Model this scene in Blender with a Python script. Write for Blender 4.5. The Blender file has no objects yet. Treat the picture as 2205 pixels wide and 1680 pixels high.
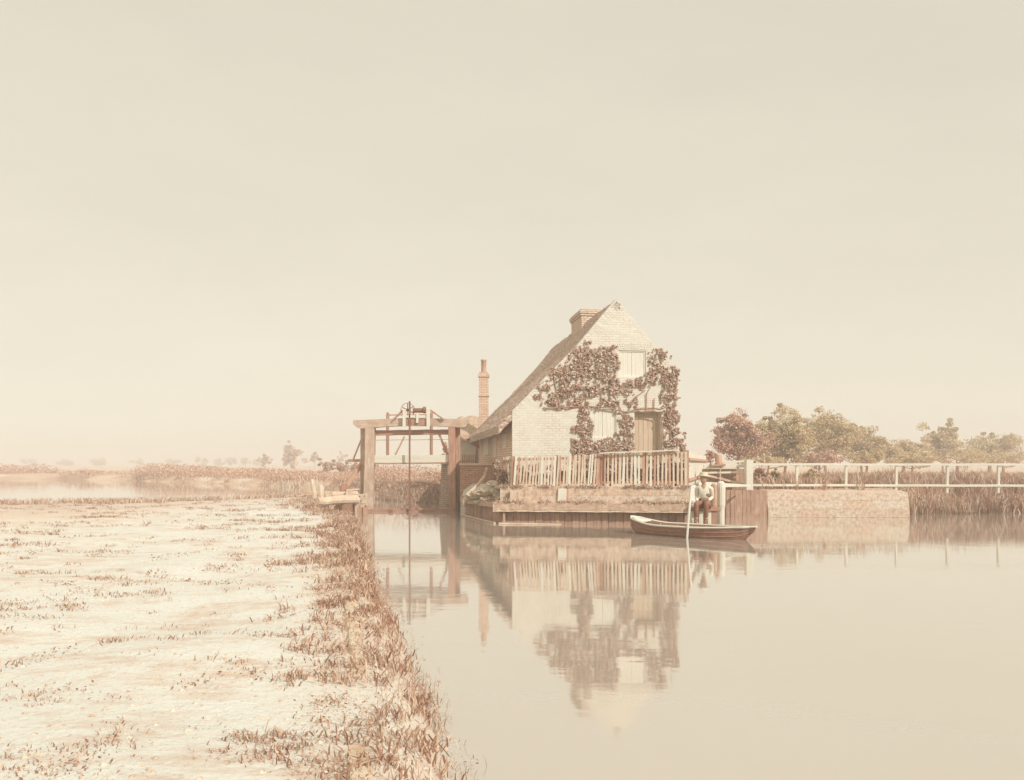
import bpy, bmesh, math, random
import numpy as np
from mathutils import Vector, Matrix, noise
random.seed(7); rng = np.random.default_rng(7)
R = math.radians
sc = bpy.context.scene
COL = sc.collection

# ------------------------------------------------------------------ camera, sky, sun, exposure
F, CU, HZ, CZ = 1580.0, 1102.5, 1000.0, 1.7      # focal length, centre column, horizon row (2205 px wide frame), eye height
cam = bpy.data.objects.new("camera", bpy.data.cameras.new("camera")); COL.objects.link(cam)
cam.data.sensor_width = 36.0; cam.data.lens = 36.0 * F / 2205.0
cam.data.shift_y = (HZ - 840.0) / 2205.0
cam.location = (0, 0, CZ); cam.rotation_euler = (R(90), 0, 0)
cam.data.clip_end = 6000; cam.data.clip_start = 0.05
sc.camera = cam
SUN = Vector((0.56, -0.58, 0.60)).normalized()
w = bpy.data.worlds.new("World"); sc.world = w; w.use_nodes = True
nt = w.node_tree; nt.nodes.clear()
sky = nt.nodes.new("ShaderNodeTexSky"); sky.sky_type = 'NISHITA'; sky.sun_disc = False
sky.sun_elevation = math.asin(SUN.z); sky.sun_rotation = math.atan2(SUN.x, SUN.y)
bw = nt.nodes.new("ShaderNodeRGBToBW")
pw = nt.nodes.new("ShaderNodeMath"); pw.operation = 'POWER'; pw.inputs[1].default_value = 0.14   # thin even overcast veil
tint = nt.nodes.new("ShaderNodeMix"); tint.data_type = 'RGBA'; tint.blend_type = 'MULTIPLY'
tint.inputs[0].default_value = 1.0; tint.inputs[7].default_value = (1.0, 0.93, 0.76, 1)
bg = nt.nodes.new("ShaderNodeBackground"); bg.inputs[1].default_value = 0.15
mul = nt.nodes.new("ShaderNodeMath"); mul.operation = 'MULTIPLY'; mul.inputs[1].default_value = 4.75
out = nt.nodes.new("ShaderNodeOutputWorld")
nt.links.new(sky.outputs[0], bw.inputs[0]); nt.links.new(bw.outputs[0], pw.inputs[0]); nt.links.new(pw.outputs[0], mul.inputs[0])
tc_ = nt.nodes.new("ShaderNodeTexCoord"); mp_ = nt.nodes.new("ShaderNodeMapping"); mp_.inputs["Scale"].default_value = (1.6, 1.6, 5.0)
cn = nt.nodes.new("ShaderNodeTexNoise"); cn.inputs["Scale"].default_value = 1.3; cn.inputs["Detail"].default_value = 7; cn.inputs["Roughness"].default_value = 0.62
cr_ = nt.nodes.new("ShaderNodeMapRange"); cr_.inputs[1].default_value = 0.3; cr_.inputs[2].default_value = 0.7; cr_.inputs[3].default_value = 0.965; cr_.inputs[4].default_value = 1.035
cm = nt.nodes.new("ShaderNodeMath"); cm.operation = 'MULTIPLY'
nt.links.new(tc_.outputs["Generated"], mp_.inputs[0]); nt.links.new(mp_.outputs[0], cn.inputs["Vector"]); nt.links.new(cn.outputs[0], cr_.inputs[0])
nt.links.new(mul.outputs[0], cm.inputs[0]); nt.links.new(cr_.outputs[0], cm.inputs[1]); nt.links.new(cm.outputs[0], tint.inputs[6]); nt.links.new(tint.outputs[2], bg.inputs[0]); nt.links.new(bg.outputs[0], out.inputs[0])
sun = bpy.data.objects.new("sun", bpy.data.lights.new("sun", 'SUN')); COL.objects.link(sun)
sun.data.energy = 3.4; sun.data.angle = R(0.6); sun.data.color = (1.0, 0.975, 0.93)
sun.rotation_euler = SUN.to_track_quat('Z', 'Y').to_euler()
sc.view_settings.view_transform = 'Standard'; sc.view_settings.look = 'None'
sc.view_settings.exposure = -0.05; sc.view_settings.gamma = 1.0
sc.render.engine = 'CYCLES'
cy = sc.cycles
cy.max_bounces = 6; cy.diffuse_bounces = 3; cy.glossy_bounces = 3; cy.transmission_bounces = 2; cy.volume_bounces = 1
cy.use_denoising = True; cy.caustics_reflective = False; cy.caustics_refractive = False
cy.use_adaptive_sampling = True; cy.adaptive_threshold = 0.02

# ------------------------------------------------------------------ helpers
def P(u, v, D): return Vector(((u - CU) * D / F, D, CZ - (v - HZ) * D / F))
def G(u, v, z=0.0): return P(u, v, (CZ - z) * F / (v - HZ))
def lerp(a, b, t): return a + (b - a) * t
MW = {}                       # world matrix of every parent, so that meshes are written in world coordinates
def thing(name, label, cat, loc, group=None, mat=None):
    o = bpy.data.objects.new(name, None); COL.objects.link(o); o.empty_display_size = 0.2
    m = mat if mat is not None else Matrix.Translation(Vector(loc))
    o.matrix_world = m; MW[o.name] = m
    o["label"] = label; o["category"] = cat
    if group: o["group"] = group
    return o
def tag(o, label, cat, group=None):
    o["label"] = label; o["category"] = cat
    if group: o["group"] = group
    return o
def mesh_obj(name, verts, faces, mat, parent=None, smooth=False, uv=None, origin=None):
    M = MW[parent.name] if parent else (Matrix.Translation(Vector(origin)) if origin is not None else Matrix())
    Mi = M.inverted()
    va = np.asarray(verts, dtype=float).reshape(-1, 3)
    Ma = np.array(Mi)
    va = va @ Ma[:3, :3].T + Ma[:3, 3]
    me = bpy.data.meshes.new(name)
    me.from_pydata(va.tolist(), [], faces)
    if smooth: me.polygons.foreach_set("use_smooth", [True] * len(me.polygons))
    if uv is not None:
        l = me.uv_layers.new(name="UVMap"); l.data.foreach_set("uv", np.asarray(uv, dtype=float).ravel())
    me.validate(); me.update()
    if mat: me.materials.append(mat)
    o = bpy.data.objects.new(name, me); COL.objects.link(o)
    if parent: o.parent = parent
    elif origin is not None: o.matrix_world = M
    MW[o.name] = M
    return o
def structure(o): o["kind"] = "structure"; return o
def stuff(o): o["kind"] = "stuff"; return o

class MB:
    def __init__(s): s.v = []; s.f = []
    def add(s, vs, fs):
        b = len(s.v); s.v += [tuple(x) for x in vs]; s.f += [tuple(i + b for i in f) for f in fs]; return s
    def hexa(s, c):            # 8 corners: bottom ring 0-3, top ring 4-7
        return s.add(c, [(3, 2, 1, 0), (4, 5, 6, 7), (0, 1, 5, 4), (1, 2, 6, 5), (2, 3, 7, 6), (3, 0, 4, 7)])
    def box(s, a, b, j=0.0):
        x0, y0, z0 = a; x1, y1, z1 = b
        c = [(x0, y0, z0), (x1, y0, z0), (x1, y1, z0), (x0, y1, z0), (x0, y0, z1), (x1, y0, z1), (x1, y1, z1), (x0, y1, z1)]
        if j: c = [tuple(q + random.uniform(-j, j) for q in p) for p in c]
        return s.hexa(c)
    def beam(s, p, q, wd, ht, up=(0, 0, 1), j=0.0, n=1, ch=0.12):   # hewn timber with chamfered arrises
        p = Vector(p); q = Vector(q); d = (q - p).normalized(); up = Vector(up)
        if abs(d.dot(up)) > 0.95: up = Vector((0, 1, 0))
        sd = d.cross(up).normalized(); uu = sd.cross(d).normalized()
        a, b = wd / 2, ht / 2; c = min(a, b) * ch
        prof = [(-a + c, -b), (a - c, -b), (a, -b + c), (a, b - c), (a - c, b), (-a + c, b), (-a, b - c), (-a, -b + c)]
        vs = []
        for i in range(n + 1):
            ce = p.lerp(q, i / n) + sd * random.uniform(-j, j) + uu * random.uniform(-j, j)
            k = 1 + random.uniform(-j, j) * 1.5
            for (x, y) in prof: vs.append(ce + sd * x * k + uu * y * k)
        fs = []
        for i in range(n):
            for k in range(8):
                fs.append((i * 8 + k, i * 8 + (k + 1) % 8, i * 8 + 8 + (k + 1) % 8, i * 8 + 8 + k))
        fs.append(tuple(range(7, -1, -1))); fs.append(tuple(n * 8 + k for k in range(8)))
        return s.add(vs, fs)
    def tube(s, pts, r, n=8):
        pts = [Vector(p) for p in pts]; rs = r if isinstance(r, (list, tuple)) else [r] * len(pts)
        vs = []
        for i, p in enumerate(pts):
            d = (pts[min(i + 1, len(pts) - 1)] - pts[max(i - 1, 0)]).normalized()
            up = Vector((0, 0, 1)) if abs(d.z) < 0.9 else Vector((0, 1, 0))
            sd = d.cross(up).normalized(); uu = sd.cross(d).normalized()
            for k in range(n):
                a = 2 * math.pi * k / n; vs.append(p + (sd * math.cos(a) + uu * math.sin(a)) * rs[i])
        fs = []
        for i in range(len(pts) - 1):
            for k in range(n): fs.append((i * n + k, i * n + (k + 1) % n, i * n + n + (k + 1) % n, i * n + n + k))
        fs.append(tuple(range(n - 1, -1, -1))); fs.append(tuple((len(pts) - 1) * n + k for k in range(n)))
        return s.add(vs, fs)
    def prism(s, poly, off):   # polygon (list of points) swept by a vector
        n = len(poly); off = Vector(off); a = [Vector(p) for p in poly]; b = [p + off for p in a]
        fs = [tuple(range(n)), tuple(range(2 * n - 1, n - 1, -1))]
        for k in range(n): fs.append(((k + 1) % n, k, n + k, n + (k + 1) % n))
        return s.add(a + b, fs)
    def build(s, name, mat, parent=None, smooth=False, origin=None, boxuv=None):
        uv = None
        if boxuv is not None:  # metres along the wall and up it
            M = boxuv; Mi = M.inverted(); lv = [Mi @ Vector(x) for x in s.v]; uv = []
            for f in s.f:
                n = Vector((0, 0, 0))
                for i in range(1, len(f) - 1): n += (lv[f[i]] - lv[f[0]]).cross(lv[f[i + 1]] - lv[f[0]])
                ax = max(range(3), key=lambda k: abs(n[k]))
                for i in f:
                    q = lv[i]; uv.append((q.y, q.z) if ax == 0 else (q.x, q.z) if ax == 1 else (q.x, q.y))
        return mesh_obj(name, s.v, s.f, mat, parent, smooth, uv, origin)

# ------------------------------------------------------------------ materials
def newmat(name):
    m = bpy.data.materials.new(name); m.use_nodes = True; t = m.node_tree; t.nodes.clear()
    o = t.nodes.new("ShaderNodeOutputMaterial"); b = t.nodes.new("ShaderNodeBsdfPrincipled")
    t.links.new(b.outputs[0], o.inputs[0]); b.inputs["Roughness"].default_value = 0.85
    b.inputs["Specular IOR Level"].default_value = 0.25
    return m, t, b
def ramp(t, stops):
    r = t.nodes.new("ShaderNodeValToRGB"); e = r.color_ramp.elements
    while len(e) < len(stops): e.new(0.5)
    for k, (p, c) in enumerate(stops): e[k].position = p; e[k].color = (*c, 1)
    return r
def coords(t, scale, uv=False):
    tc = t.nodes.new("ShaderNodeTexCoord"); mp = t.nodes.new("ShaderNodeMapping")
    t.links.new(tc.outputs["UV" if uv else "Object"], mp.inputs[0]); mp.inputs["Scale"].default_value = scale
    return mp
def noise_n(t, vec, scale, detail=6, rough=0.6):
    n = t.nodes.new("ShaderNodeTexNoise"); n.inputs["Scale"].default_value = scale
    n.inputs["Detail"].default_value = detail; n.inputs["Roughness"].default_value = rough
    t.links.new(vec.outputs[0], n.inputs["Vector"]); return n
def mixc(t, fac, a, b, mode='MIX'):
    m = t.nodes.new("ShaderNodeMix"); m.data_type = 'RGBA'; m.blend_type = mode
    for s, x in ((m.inputs[0], fac), (m.inputs[6], a), (m.inputs[7], b)):
        if isinstance(x, (int, float)): s.default_value = x
        elif isinstance(x, tuple): s.default_value = (*x, 1)
        else: t.links.new(x, s)
    return m.outputs[2]
def bump(t, b, h, strength=0.4, dist=0.02):
    n = t.nodes.new("ShaderNodeBump"); n.inputs["Strength"].default_value = strength; n.inputs["Distance"].default_value = dist
    t.links.new(h, n.inputs["Height"]); t.links.new(n.outputs[0], b.inputs["Normal"])
def timber(name, lo, mid, hi, grain=(9, 9, 0.7), rough=0.85, wear=0.5):
    m, t, b = newmat(name); b.inputs["Roughness"].default_value = rough
    n1 = noise_n(t, coords(t, grain), 3.0, 8, 0.7); n2 = noise_n(t, coords(t, (1, 1, 1)), 3.2, 5, 0.6)
    r1 = ramp(t, [(0.28, lo), (0.5, mid), (0.72, hi)]); t.links.new(n1.outputs[0], r1.inputs[0])
    r2 = ramp(t, [(0.35, (0, 0, 0)), (0.75, (1, 1, 1))]); t.links.new(n2.outputs[0], r2.inputs[0])
    f = t.nodes.new("ShaderNodeMath"); f.operation = 'MULTIPLY'; f.inputs[1].default_value = wear; t.links.new(r2.outputs[0], f.inputs[0])
    c = mixc(t, f.outputs[0], r1.outputs[0], lo); t.links.new(c, b.inputs["Base Color"])
    bump(t, b, n1.outputs[0], 0.5, 0.012); return m
PALE_L, PALE_M, PALE_H = (0.515, 0.320, 0.209), (0.720, 0.588, 0.451), (0.767, 0.729, 0.605)
MID_L, MID_M, MID_H = (0.412, 0.220, 0.141), (0.577, 0.363, 0.250), (0.700, 0.506, 0.373)
DRK_L, DRK_M, DRK_H = (0.340, 0.167, 0.111), (0.464, 0.260, 0.182), (0.639, 0.420, 0.309)
HX, VZ = (0.7, 9, 9), (9, 9, 0.7)
M = {}
M['pale_v'] = timber("bleached_timber_upright", PALE_L, PALE_M, PALE_H, VZ, wear=0.55)
M['pale_h'] = timber("bleached_timber_level", PALE_L, PALE_M, PALE_H, HX, wear=0.65)
M['mid_v'] = timber("grey_timber_upright", MID_L, MID_M, MID_H, VZ)
M['mid_h'] = timber("grey_timber_level", MID_L, MID_M, MID_H, HX)
M['dark_v'] = timber("tarred_timber_upright", DRK_L, DRK_M, DRK_H, VZ)
M['dark_h'] = timber("tarred_timber_level", DRK_L, DRK_M, DRK_H, HX)
M['white_v'] = timber("whitewashed_board", (0.676, 0.594, 0.477), (0.739, 0.699, 0.595), (0.767, 0.744, 0.644), VZ, wear=0.14)
M['white_h'] = timber("whitewashed_beam", (0.676, 0.594, 0.477), (0.739, 0.699, 0.595), (0.767, 0.744, 0.644), HX, wear=0.14)
M['wet_v'] = timber("wet_bank_boards", (0.350, 0.191, 0.132), (0.515, 0.329, 0.237), (0.680, 0.487, 0.364), (6, 6, 0.9), wear=0.75)
M['gate_v'] = timber("weathered_gate_upright", (0.42, 0.262, 0.180), (0.62, 0.475, 0.37), (0.74, 0.66, 0.56), VZ, wear=0.7)
M['gate_h'] = timber("weathered_gate_level", (0.42, 0.262, 0.180), (0.62, 0.475, 0.37), (0.74, 0.66, 0.56), HX, wear=0.8)
M['iron'] = timber("rusty_iron", (0.206, 0.086, 0.053), (0.299, 0.138, 0.091), (0.412, 0.220, 0.150), (5, 5, 5), rough=0.6)
def bricks(name, c1, c2, mortar, mort_fac=1.0, size=0.012, stain=(0.515, 0.334, 0.218), st=0.35, wl=0.225, hl=0.075):
    m, t, b = newmat(name)
    mp = coords(t, (1, 1, 1), uv=True)
    nw = noise_n(t, mp, 6, 3); wob = t.nodes.new("ShaderNodeMix"); wob.data_type = 'RGBA'; wob.inputs[0].default_value = 0.012
    t.links.new(mp.outputs[0], wob.inputs[6]); t.links.new(nw.outputs[1], wob.inputs[7])
    br = t.nodes.new("ShaderNodeTexBrick"); t.links.new(wob.outputs[2], br.inputs["Vector"])
    br.inputs["Scale"].default_value = 1.0; br.inputs["Brick Width"].default_value = wl; br.inputs["Row Height"].default_value = hl
    br.inputs["Mortar Size"].default_value = size; br.inputs["Mortar Smooth"].default_value = 0.3; br.inputs["Bias"].default_value = 0.0
    br.inputs["Color1"].default_value = (*c1, 1); br.inputs["Color2"].default_value = (*c2, 1); br.inputs["Mortar"].default_value = (*c1, 1)
    big = noise_n(t, mp, 1.1, 6, 0.65); rb = ramp(t, [(0.47, (0, 0, 0)), (0.68, (1, 1, 1))]); t.links.new(big.outputs[0], rb.inputs[0])
    fm = t.nodes.new("ShaderNodeMath"); fm.operation = 'MULTIPLY'; t.links.new(br.outputs["Fac"], fm.inputs[0])
    if mort_fac < 1: # limewash has filled most joints: lines show in patches only
        t.links.new(rb.outputs[0], fm.inputs[1])
    else: fm.inputs[1].default_value = 1.0
    col = mixc(t, fm.outputs[0], br.outputs["Color"], mortar)
    fine = noise_n(t, mp, 9, 8, 0.75); rf = ramp(t, [(0.44, (0, 0, 0)), (0.66, (1, 1, 1))]); t.links.new(fine.outputs[0], rf.inputs[0])
    f2 = t.nodes.new("ShaderNodeMath"); f2.operation = 'MULTIPLY'; f2.inputs[1].default_value = st; t.links.new(rf.outputs[0], f2.inputs[0])
    col = mixc(t, f2.outputs[0], col, stain); t.links.new(col, b.inputs["Base Color"])
    inv = t.nodes.new("ShaderNodeMath"); inv.operation = 'SUBTRACT'; inv.inputs[0].default_value = 1.0; t.links.new(br.outputs["Fac"], inv.inputs[1])
    bump(t, b, inv.outputs[0], 0.5, 0.01); return m
M['lime_brick'] = bricks("limewashed_brick", (0.690, 0.650, 0.551), (0.748, 0.714, 0.616), (0.515, 0.339, 0.246), 0.6, 0.009, st=0.22)
M['brick'] = bricks("weathered_brick", (0.597, 0.392, 0.273), (0.756, 0.580, 0.439), (0.433, 0.248, 0.164), 1.0, 0.012, stain=(0.412, 0.239, 0.159), st=0.55)
M['pier_brick'] = bricks("pale_pier_brick", (0.693, 0.544, 0.415), (0.714, 0.642, 0.532), (0.494, 0.306, 0.214), 1.0, 0.012, stain=(0.360, 0.201, 0.127), st=0.6)
M['side_brick'] = bricks("side_wall_brick", (0.721, 0.516, 0.382), (0.832, 0.675, 0.535), (0.515, 0.315, 0.223), 1.0, 0.012, stain=(0.515, 0.315, 0.228), st=0.5)
M['wet_brick'] = bricks("dark_river_brick", (0.391, 0.201, 0.132), (0.515, 0.296, 0.200), (0.597, 0.401, 0.282), 1.0, 0.014, stain=(0.309, 0.148, 0.091), st=0.6)
M['stone'] = bricks("quay_stone", (0.676, 0.511, 0.380), (0.706, 0.632, 0.522), (0.474, 0.286, 0.196), 0.6, 0.012, stain=(0.433, 0.248, 0.164), st=0.95, wl=0.95, hl=0.27)
def plain(name, lo, hi, scale=4.0, rough=0.85, bs=0.4, contrast=(0.35, 0.65), bd=0.02, mapping=(1, 1, 1)):
    m, t, b = newmat(name); b.inputs["Roughness"].default_value = rough
    n = noise_n(t, coords(t, mapping), scale, 8, 0.68); r = ramp(t, [(contrast[0], lo), (contrast[1], hi)]); t.links.new(n.outputs[0], r.inputs[0])
    t.links.new(r.outputs[0], b.inputs["Base Color"]); bump(t, b, n.outputs[0], bs, bd); return m
M['roof'] = plain("old_roof_thatch", (0.412, 0.224, 0.155), (0.912, 0.744, 0.594), 5.5, 0.95, 1.0, (0.40, 0.60), 0.12, (1.4, 3.0, 3.0))
M['plaster'] = plain("white_plaster", (0.673, 0.608, 0.484), (0.767, 0.729, 0.605), 3)
M['earth'] = plain("rubble_earth", (0.474, 0.296, 0.200), (0.741, 0.666, 0.530), 5, 0.95, 0.9, (0.33, 0.58), 0.05)
M['kerb'] = plain("kerb_stone", (0.577, 0.401, 0.273), (0.724, 0.652, 0.523), 6, 0.9)
M['skin'] = plain("skin", (0.474, 0.277, 0.182), (0.597, 0.382, 0.264), 8, 0.6, 0.1)
M['shirt'] = plain("white_shirt", (0.729, 0.680, 0.556), (0.787, 0.758, 0.635), 9, 0.9)
M['cloth'] = plain("dark_cloth", (0.247, 0.107, 0.066), (0.360, 0.177, 0.114), 9, 0.95)
M['straw'] = plain("straw", (0.635, 0.482, 0.335), (0.722, 0.665, 0.528), 20, 0.9)
M['boot'] = plain("boot_leather", (0.227, 0.096, 0.060), (0.309, 0.148, 0.096), 8, 0.6)
M['bark'] = plain("bark", (0.330, 0.162, 0.105), (0.515, 0.315, 0.218), 8, 0.95)
def leafmat(name, stops, rough=0.6):
    m, t, b = newmat(name); b.inputs["Roughness"].default_value = rough
    g = t.nodes.new("ShaderNodeNewGeometry"); r = ramp(t, stops); t.links.new(g.outputs["Random Per Island"], r.inputs[0])
    t.links.new(r.outputs[0], b.inputs["Base Color"])
    tr = t.nodes.new("ShaderNodeBsdfTranslucent"); t.links.new(r.outputs[0], tr.inputs[0])
    mx = t.nodes.new("ShaderNodeMixShader"); mx.inputs[0].default_value = 0.25
    o = [n for n in t.nodes if n.type == 'OUTPUT_MATERIAL'][0]
    t.links.new(b.outputs[0], mx.inputs[1]); t.links.new(tr.outputs[0], mx.inputs[2]); t.links.new(mx.outputs[0], o.inputs[0]); return m
M['ivy'] = leafmat("ivy_leaf", [(0.0, (0.38, 0.205, 0.135)), (0.5, (0.54, 0.335, 0.235)), (0.75, (0.70, 0.53, 0.41)), (1.0, (0.84, 0.77, 0.66))], 0.45)  # palest stops paint gloss highlights into some leaves
M['leaf'] = leafmat("tree_leaf", [(0.0, (0.474, 0.263, 0.182)), (0.6, (0.659, 0.420, 0.305)), (1.0, (0.871, 0.716, 0.577))])
M['leaf_ochre'] = leafmat("ochre_tree_leaf", [(0.0, (0.536, 0.382, 0.200)), (0.6, (0.674, 0.523, 0.310)), (1.0, (0.740, 0.686, 0.498))])
M['weed'] = leafmat("bank_weed", [(0.0, (0.40, 0.225, 0.155)), (0.5, (0.64, 0.455, 0.345)), (1.0, (0.84, 0.75, 0.62))])
M['grass'] = leafmat("grass_blade", [(0.0, (0.44, 0.26, 0.185)), (0.45, (0.66, 0.48, 0.37)), (1.0, (0.84, 0.75, 0.62))])
M['tuft'] = leafmat("dark_tuft", [(0.0, (0.288, 0.143, 0.096)), (0.5, (0.453, 0.263, 0.177)), (1.0, (0.756, 0.580, 0.429))])
M['reed'] = leafmat("reed_blade", [(0.0, (0.371, 0.191, 0.127)), (0.5, (0.597, 0.382, 0.273)), (1.0, (0.761, 0.693, 0.576))])

# water: still, silty, long-exposure smooth
m, t, b = newmat("river_water")
b.inputs["Base Color"].default_value = (0.52, 0.44, 0.36, 1); b.inputs["Roughness"].default_value = 0.06; b.inputs["Specular IOR Level"].default_value = 0.5
b.inputs["IOR"].default_value = 1.34
gl = t.nodes.new("ShaderNodeBsdfGlossy"); gl.inputs["Color"].default_value = (0.99, 0.98, 0.96, 1); gl.inputs["Roughness"].default_value = 0.06
fr = t.nodes.new("ShaderNodeFresnel"); fr.inputs[0].default_value = 7.0
mx = t.nodes.new("ShaderNodeMixShader"); o = [n for n in t.nodes if n.type == 'OUTPUT_MATERIAL'][0]
t.links.new(fr.outputs[0], mx.inputs[0]); t.links.new(b.outputs[0], mx.inputs[1]); t.links.new(gl.outputs[0], mx.inputs[2]); t.links.new(mx.outputs[0], o.inputs[0])
nq = noise_n(t, coords(t, (0.10, 0.35, 1)), 1.0, 5, 0.6); rq = ramp(t, [(0.45, (0.03,) * 3), (0.72, (0.085,) * 3)]); t.links.new(nq.outputs[0], rq.inputs[0]); t.links.new(rq.outputs[0], gl.inputs['Roughness'])
nz = noise_n(t, coords(t, (0.5, 1.6, 1)), 2.2, 3, 0.5); bm_ = t.nodes.new("ShaderNodeBump"); bm_.inputs["Strength"].default_value = 0.035; bm_.inputs["Distance"].default_value = 0.05
t.links.new(nz.outputs[0], bm_.inputs["Height"]); t.links.new(bm_.outputs[0], gl.inputs["Normal"]); t.links.new(bm_.outputs[0], b.inputs["Normal"])
M['water'] = m

# ground: pale trodden path on the near bank, tan meadow beyond
m, t, b = newmat("ground_soil"); b.inputs["Roughness"].default_value = 0.95
at = t.nodes.new("ShaderNodeAttribute"); at.attribute_name = "meadow"
mp = coords(t, (1, 1, 1)); n1 = noise_n(t, mp, 1.6, 9, 0.72); n2 = noise_n(t, mp, 14, 6, 0.7); n3 = noise_n(t, coords(t, (0.06, 0.16, 1)), 1.2, 6, 0.65)
r1 = ramp(t, [(0.30, (0.632, 0.495, 0.386)), (0.46, (0.718, 0.700, 0.630)), (0.7, (0.756, 0.755, 0.693))]); t.links.new(n1.outputs[0], r1.inputs[0])
r2 = ramp(t, [(0.58, (0, 0, 0)), (0.72, (1, 1, 1))]); t.links.new(n2.outputs[0], r2.inputs[0])
f2 = t.nodes.new("ShaderNodeMath"); f2.operation = 'MULTIPLY'; f2.inputs[1].default_value = 0.45; t.links.new(r2.outputs[0], f2.inputs[0])
n4 = noise_n(t, coords(t, (0.8, 2.6, 1)), 1.5, 9, 0.75); r4 = ramp(t, [(0.50, (0, 0, 0)), (0.66, (0.709, 0.750, 0.788))]); t.links.new(n4.outputs[0], r4.inputs[0])
n5 = noise_n(t, mp, 34, 5, 0.7); r5 = ramp(t, [(0.56, (0, 0, 0)), (0.68, (0.661, 0.700, 0.735))]); t.links.new(n5.outputs[0], r5.inputs[0])
path = mixc(t, f2.outputs[0], r1.outputs[0], (0.536, 0.353, 0.246)); path = mixc(t, r4.outputs[0], path, (0.597, 0.430, 0.314)); path = mixc(t, r5.outputs[0], path, (0.515, 0.334, 0.237))
r3 = ramp(t, [(0.34, (0.515, 0.325, 0.228)), (0.52, (0.679, 0.498, 0.366)), (0.68, (0.740, 0.686, 0.582))]); t.links.new(n3.outputs[0], r3.inputs[0])
mead = mixc(t, f2.outputs[0], r3.outputs[0], (0.433, 0.248, 0.164))
t.links.new(mixc(t, at.outputs["Fac"], path, mead), b.inputs["Base Color"]); bump(t, b, n2.outputs[0], 0.6, 0.03)
M['ground'] = m

# ------------------------------------------------------------------ ground and water
LEFT = [(0.6, -6), (0.35, 0), (-0.2, 3.9), (-0.95, 7.0), (-1.62, 9.3), (-2.55, 13.4), (-3.35, 16.8), (-4.0, 19.6), (-4.75, 21.2), (-5.75, 22.5), (-5.95, 24.5), (-5.15, 24.7), (-5.3, 26.9),
        (-6.0, 29), (-7.5, 31.5), (-9, 31.5), (-11, 28.8), (-14, 27.0), (-20, 25.6), (-40, 24), (-90, 20), (-90, -6)]
FAR = [(-1.52, 24.3), (-0.36, 21.12), (4.98, 20.55), (6.2, 24.2), (8.2, 24.0), (11.6, 23.75), (14.5, 25.0), (19, 25.6), (25, 24.6), (40, 23), (120, 8), (2600, 5), (2600, 2600), (-2600, 2600), (-2600, 180),
       (-200, 130), (-80, 97), (-40, 76), (-25, 63), (-16, 54), (-9.5, 42), (-6.4, 35.2), (-4.6, 32.6), (-2.6, 31.2), (-1.95, 28), (-1.95, 26)]
def inside_dist(px, py, poly):
    ins = np.zeros(px.shape, bool); dist = np.full(px.shape, 1e9)
    n = len(poly)
    for i in range(n):
        x0, y0 = poly[i]; x1, y1 = poly[(i + 1) % n]
        c = ((y0 > py) != (y1 > py)); xi = (x1 - x0) * (py - y0) / ((y1 - y0) if y1 != y0 else 1e-9) + x0
        ins ^= c & (px < xi)
        dx, dy = x1 - x0, y1 - y0; tt = np.clip(((px - x0) * dx + (py - y0) * dy) / (dx * dx + dy * dy), 0, 1)
        dist = np.minimum(dist, np.hypot(px - x0 - tt * dx, py - y0 - tt * dy))
    return ins, dist
def smooth(a): a = np.clip(a, 0, 1); return a * a * (3 - 2 * a)
def height(px, py):
    il, dl = inside_dist(px, py, LEFT); jf, df = inside_dist(px, py, FAR)
    z = np.full(px.shape, -0.7)
    wig = 0.035 * np.sin(px * 2.3 + np.sin(py * 1.7) * 1.3) + 0.03 * np.sin(py * 3.1 + px)
    z = np.where(il, -0.12 + 0.47 * smooth((dl + 0.05) / 0.5) + wig * smooth(dl / 1.5) * 0.6, z)
    quay = jf & (px > -2.2) & (py < 34) & (px < 6.5 + (py - 20) * 0.12)
    zl = -0.1 + 0.6 * smooth(df / 1.2) + wig
    # quay yard: behind its wall, lower at the chamfered left corner
    lc = np.abs((px + 1.52) * 0.940 + (py - 24.3) * 0.343)   # distance from the chamfer line
    zq = np.minimum(1.03, 0.50 + 0.62 * smooth(lc / 1.0)) + 0.3 * wig
    zq = np.where(df < 0.10, -0.7, zq)
    zr = 0.86 + 0.3 * wig                                   # right bank behind its wall
    right = jf & ~quay & (px > 5) & (py < 60)
    zr = np.where((df < 0.12) & (px < 12), -0.7, zr); zr = np.where(px > 11.5, -0.12 + 0.98 * smooth(df / 1.6) + wig * 2, zr)
    z = np.where(jf, zl, z); z = np.where(quay, zq, z)
    bl = smooth((py - 34) / 20); z = np.where(right, zr * (1 - bl) + zl * bl, z)
    return z, il, dl, jf, df
def axis(segs):
    a = []
    for lo, hi, st in segs: a += list(np.arange(lo, hi, st))
    return np.array(a)
gx = np.concatenate([-np.geomspace(2600, 91, 14), axis([(-90, -30, 3), (-30, -9, 0.45), (-9, 1.6, 0.11), (1.6, 12, 0.3), (12, 40, 1.0), (40, 91, 3.5)]), np.geomspace(95, 2600, 14)])
gy = np.concatenate([axis([(-6, 2, 0.6), (2, 28, 0.14), (28, 40, 0.3), (40, 80, 0.8), (80, 140, 4)]), np.geomspace(145, 2600, 20)])
X, Y = np.meshgrid(gx, gy); Z, il, dl, jf, df = height(X, Y)
nx, ny = len(gx), len(gy); idx = np.arange(nx * ny).reshape(ny, nx)
fa = np.stack([idx[:-1, :-1], idx[:-1, 1:], idx[1:, 1:], idx[1:, :-1]], -1).reshape(-1, 4)
g = mesh_obj("ground", np.stack([X, Y, Z], -1).reshape(-1, 3), fa.tolist(), M['ground'], smooth=True)
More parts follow.
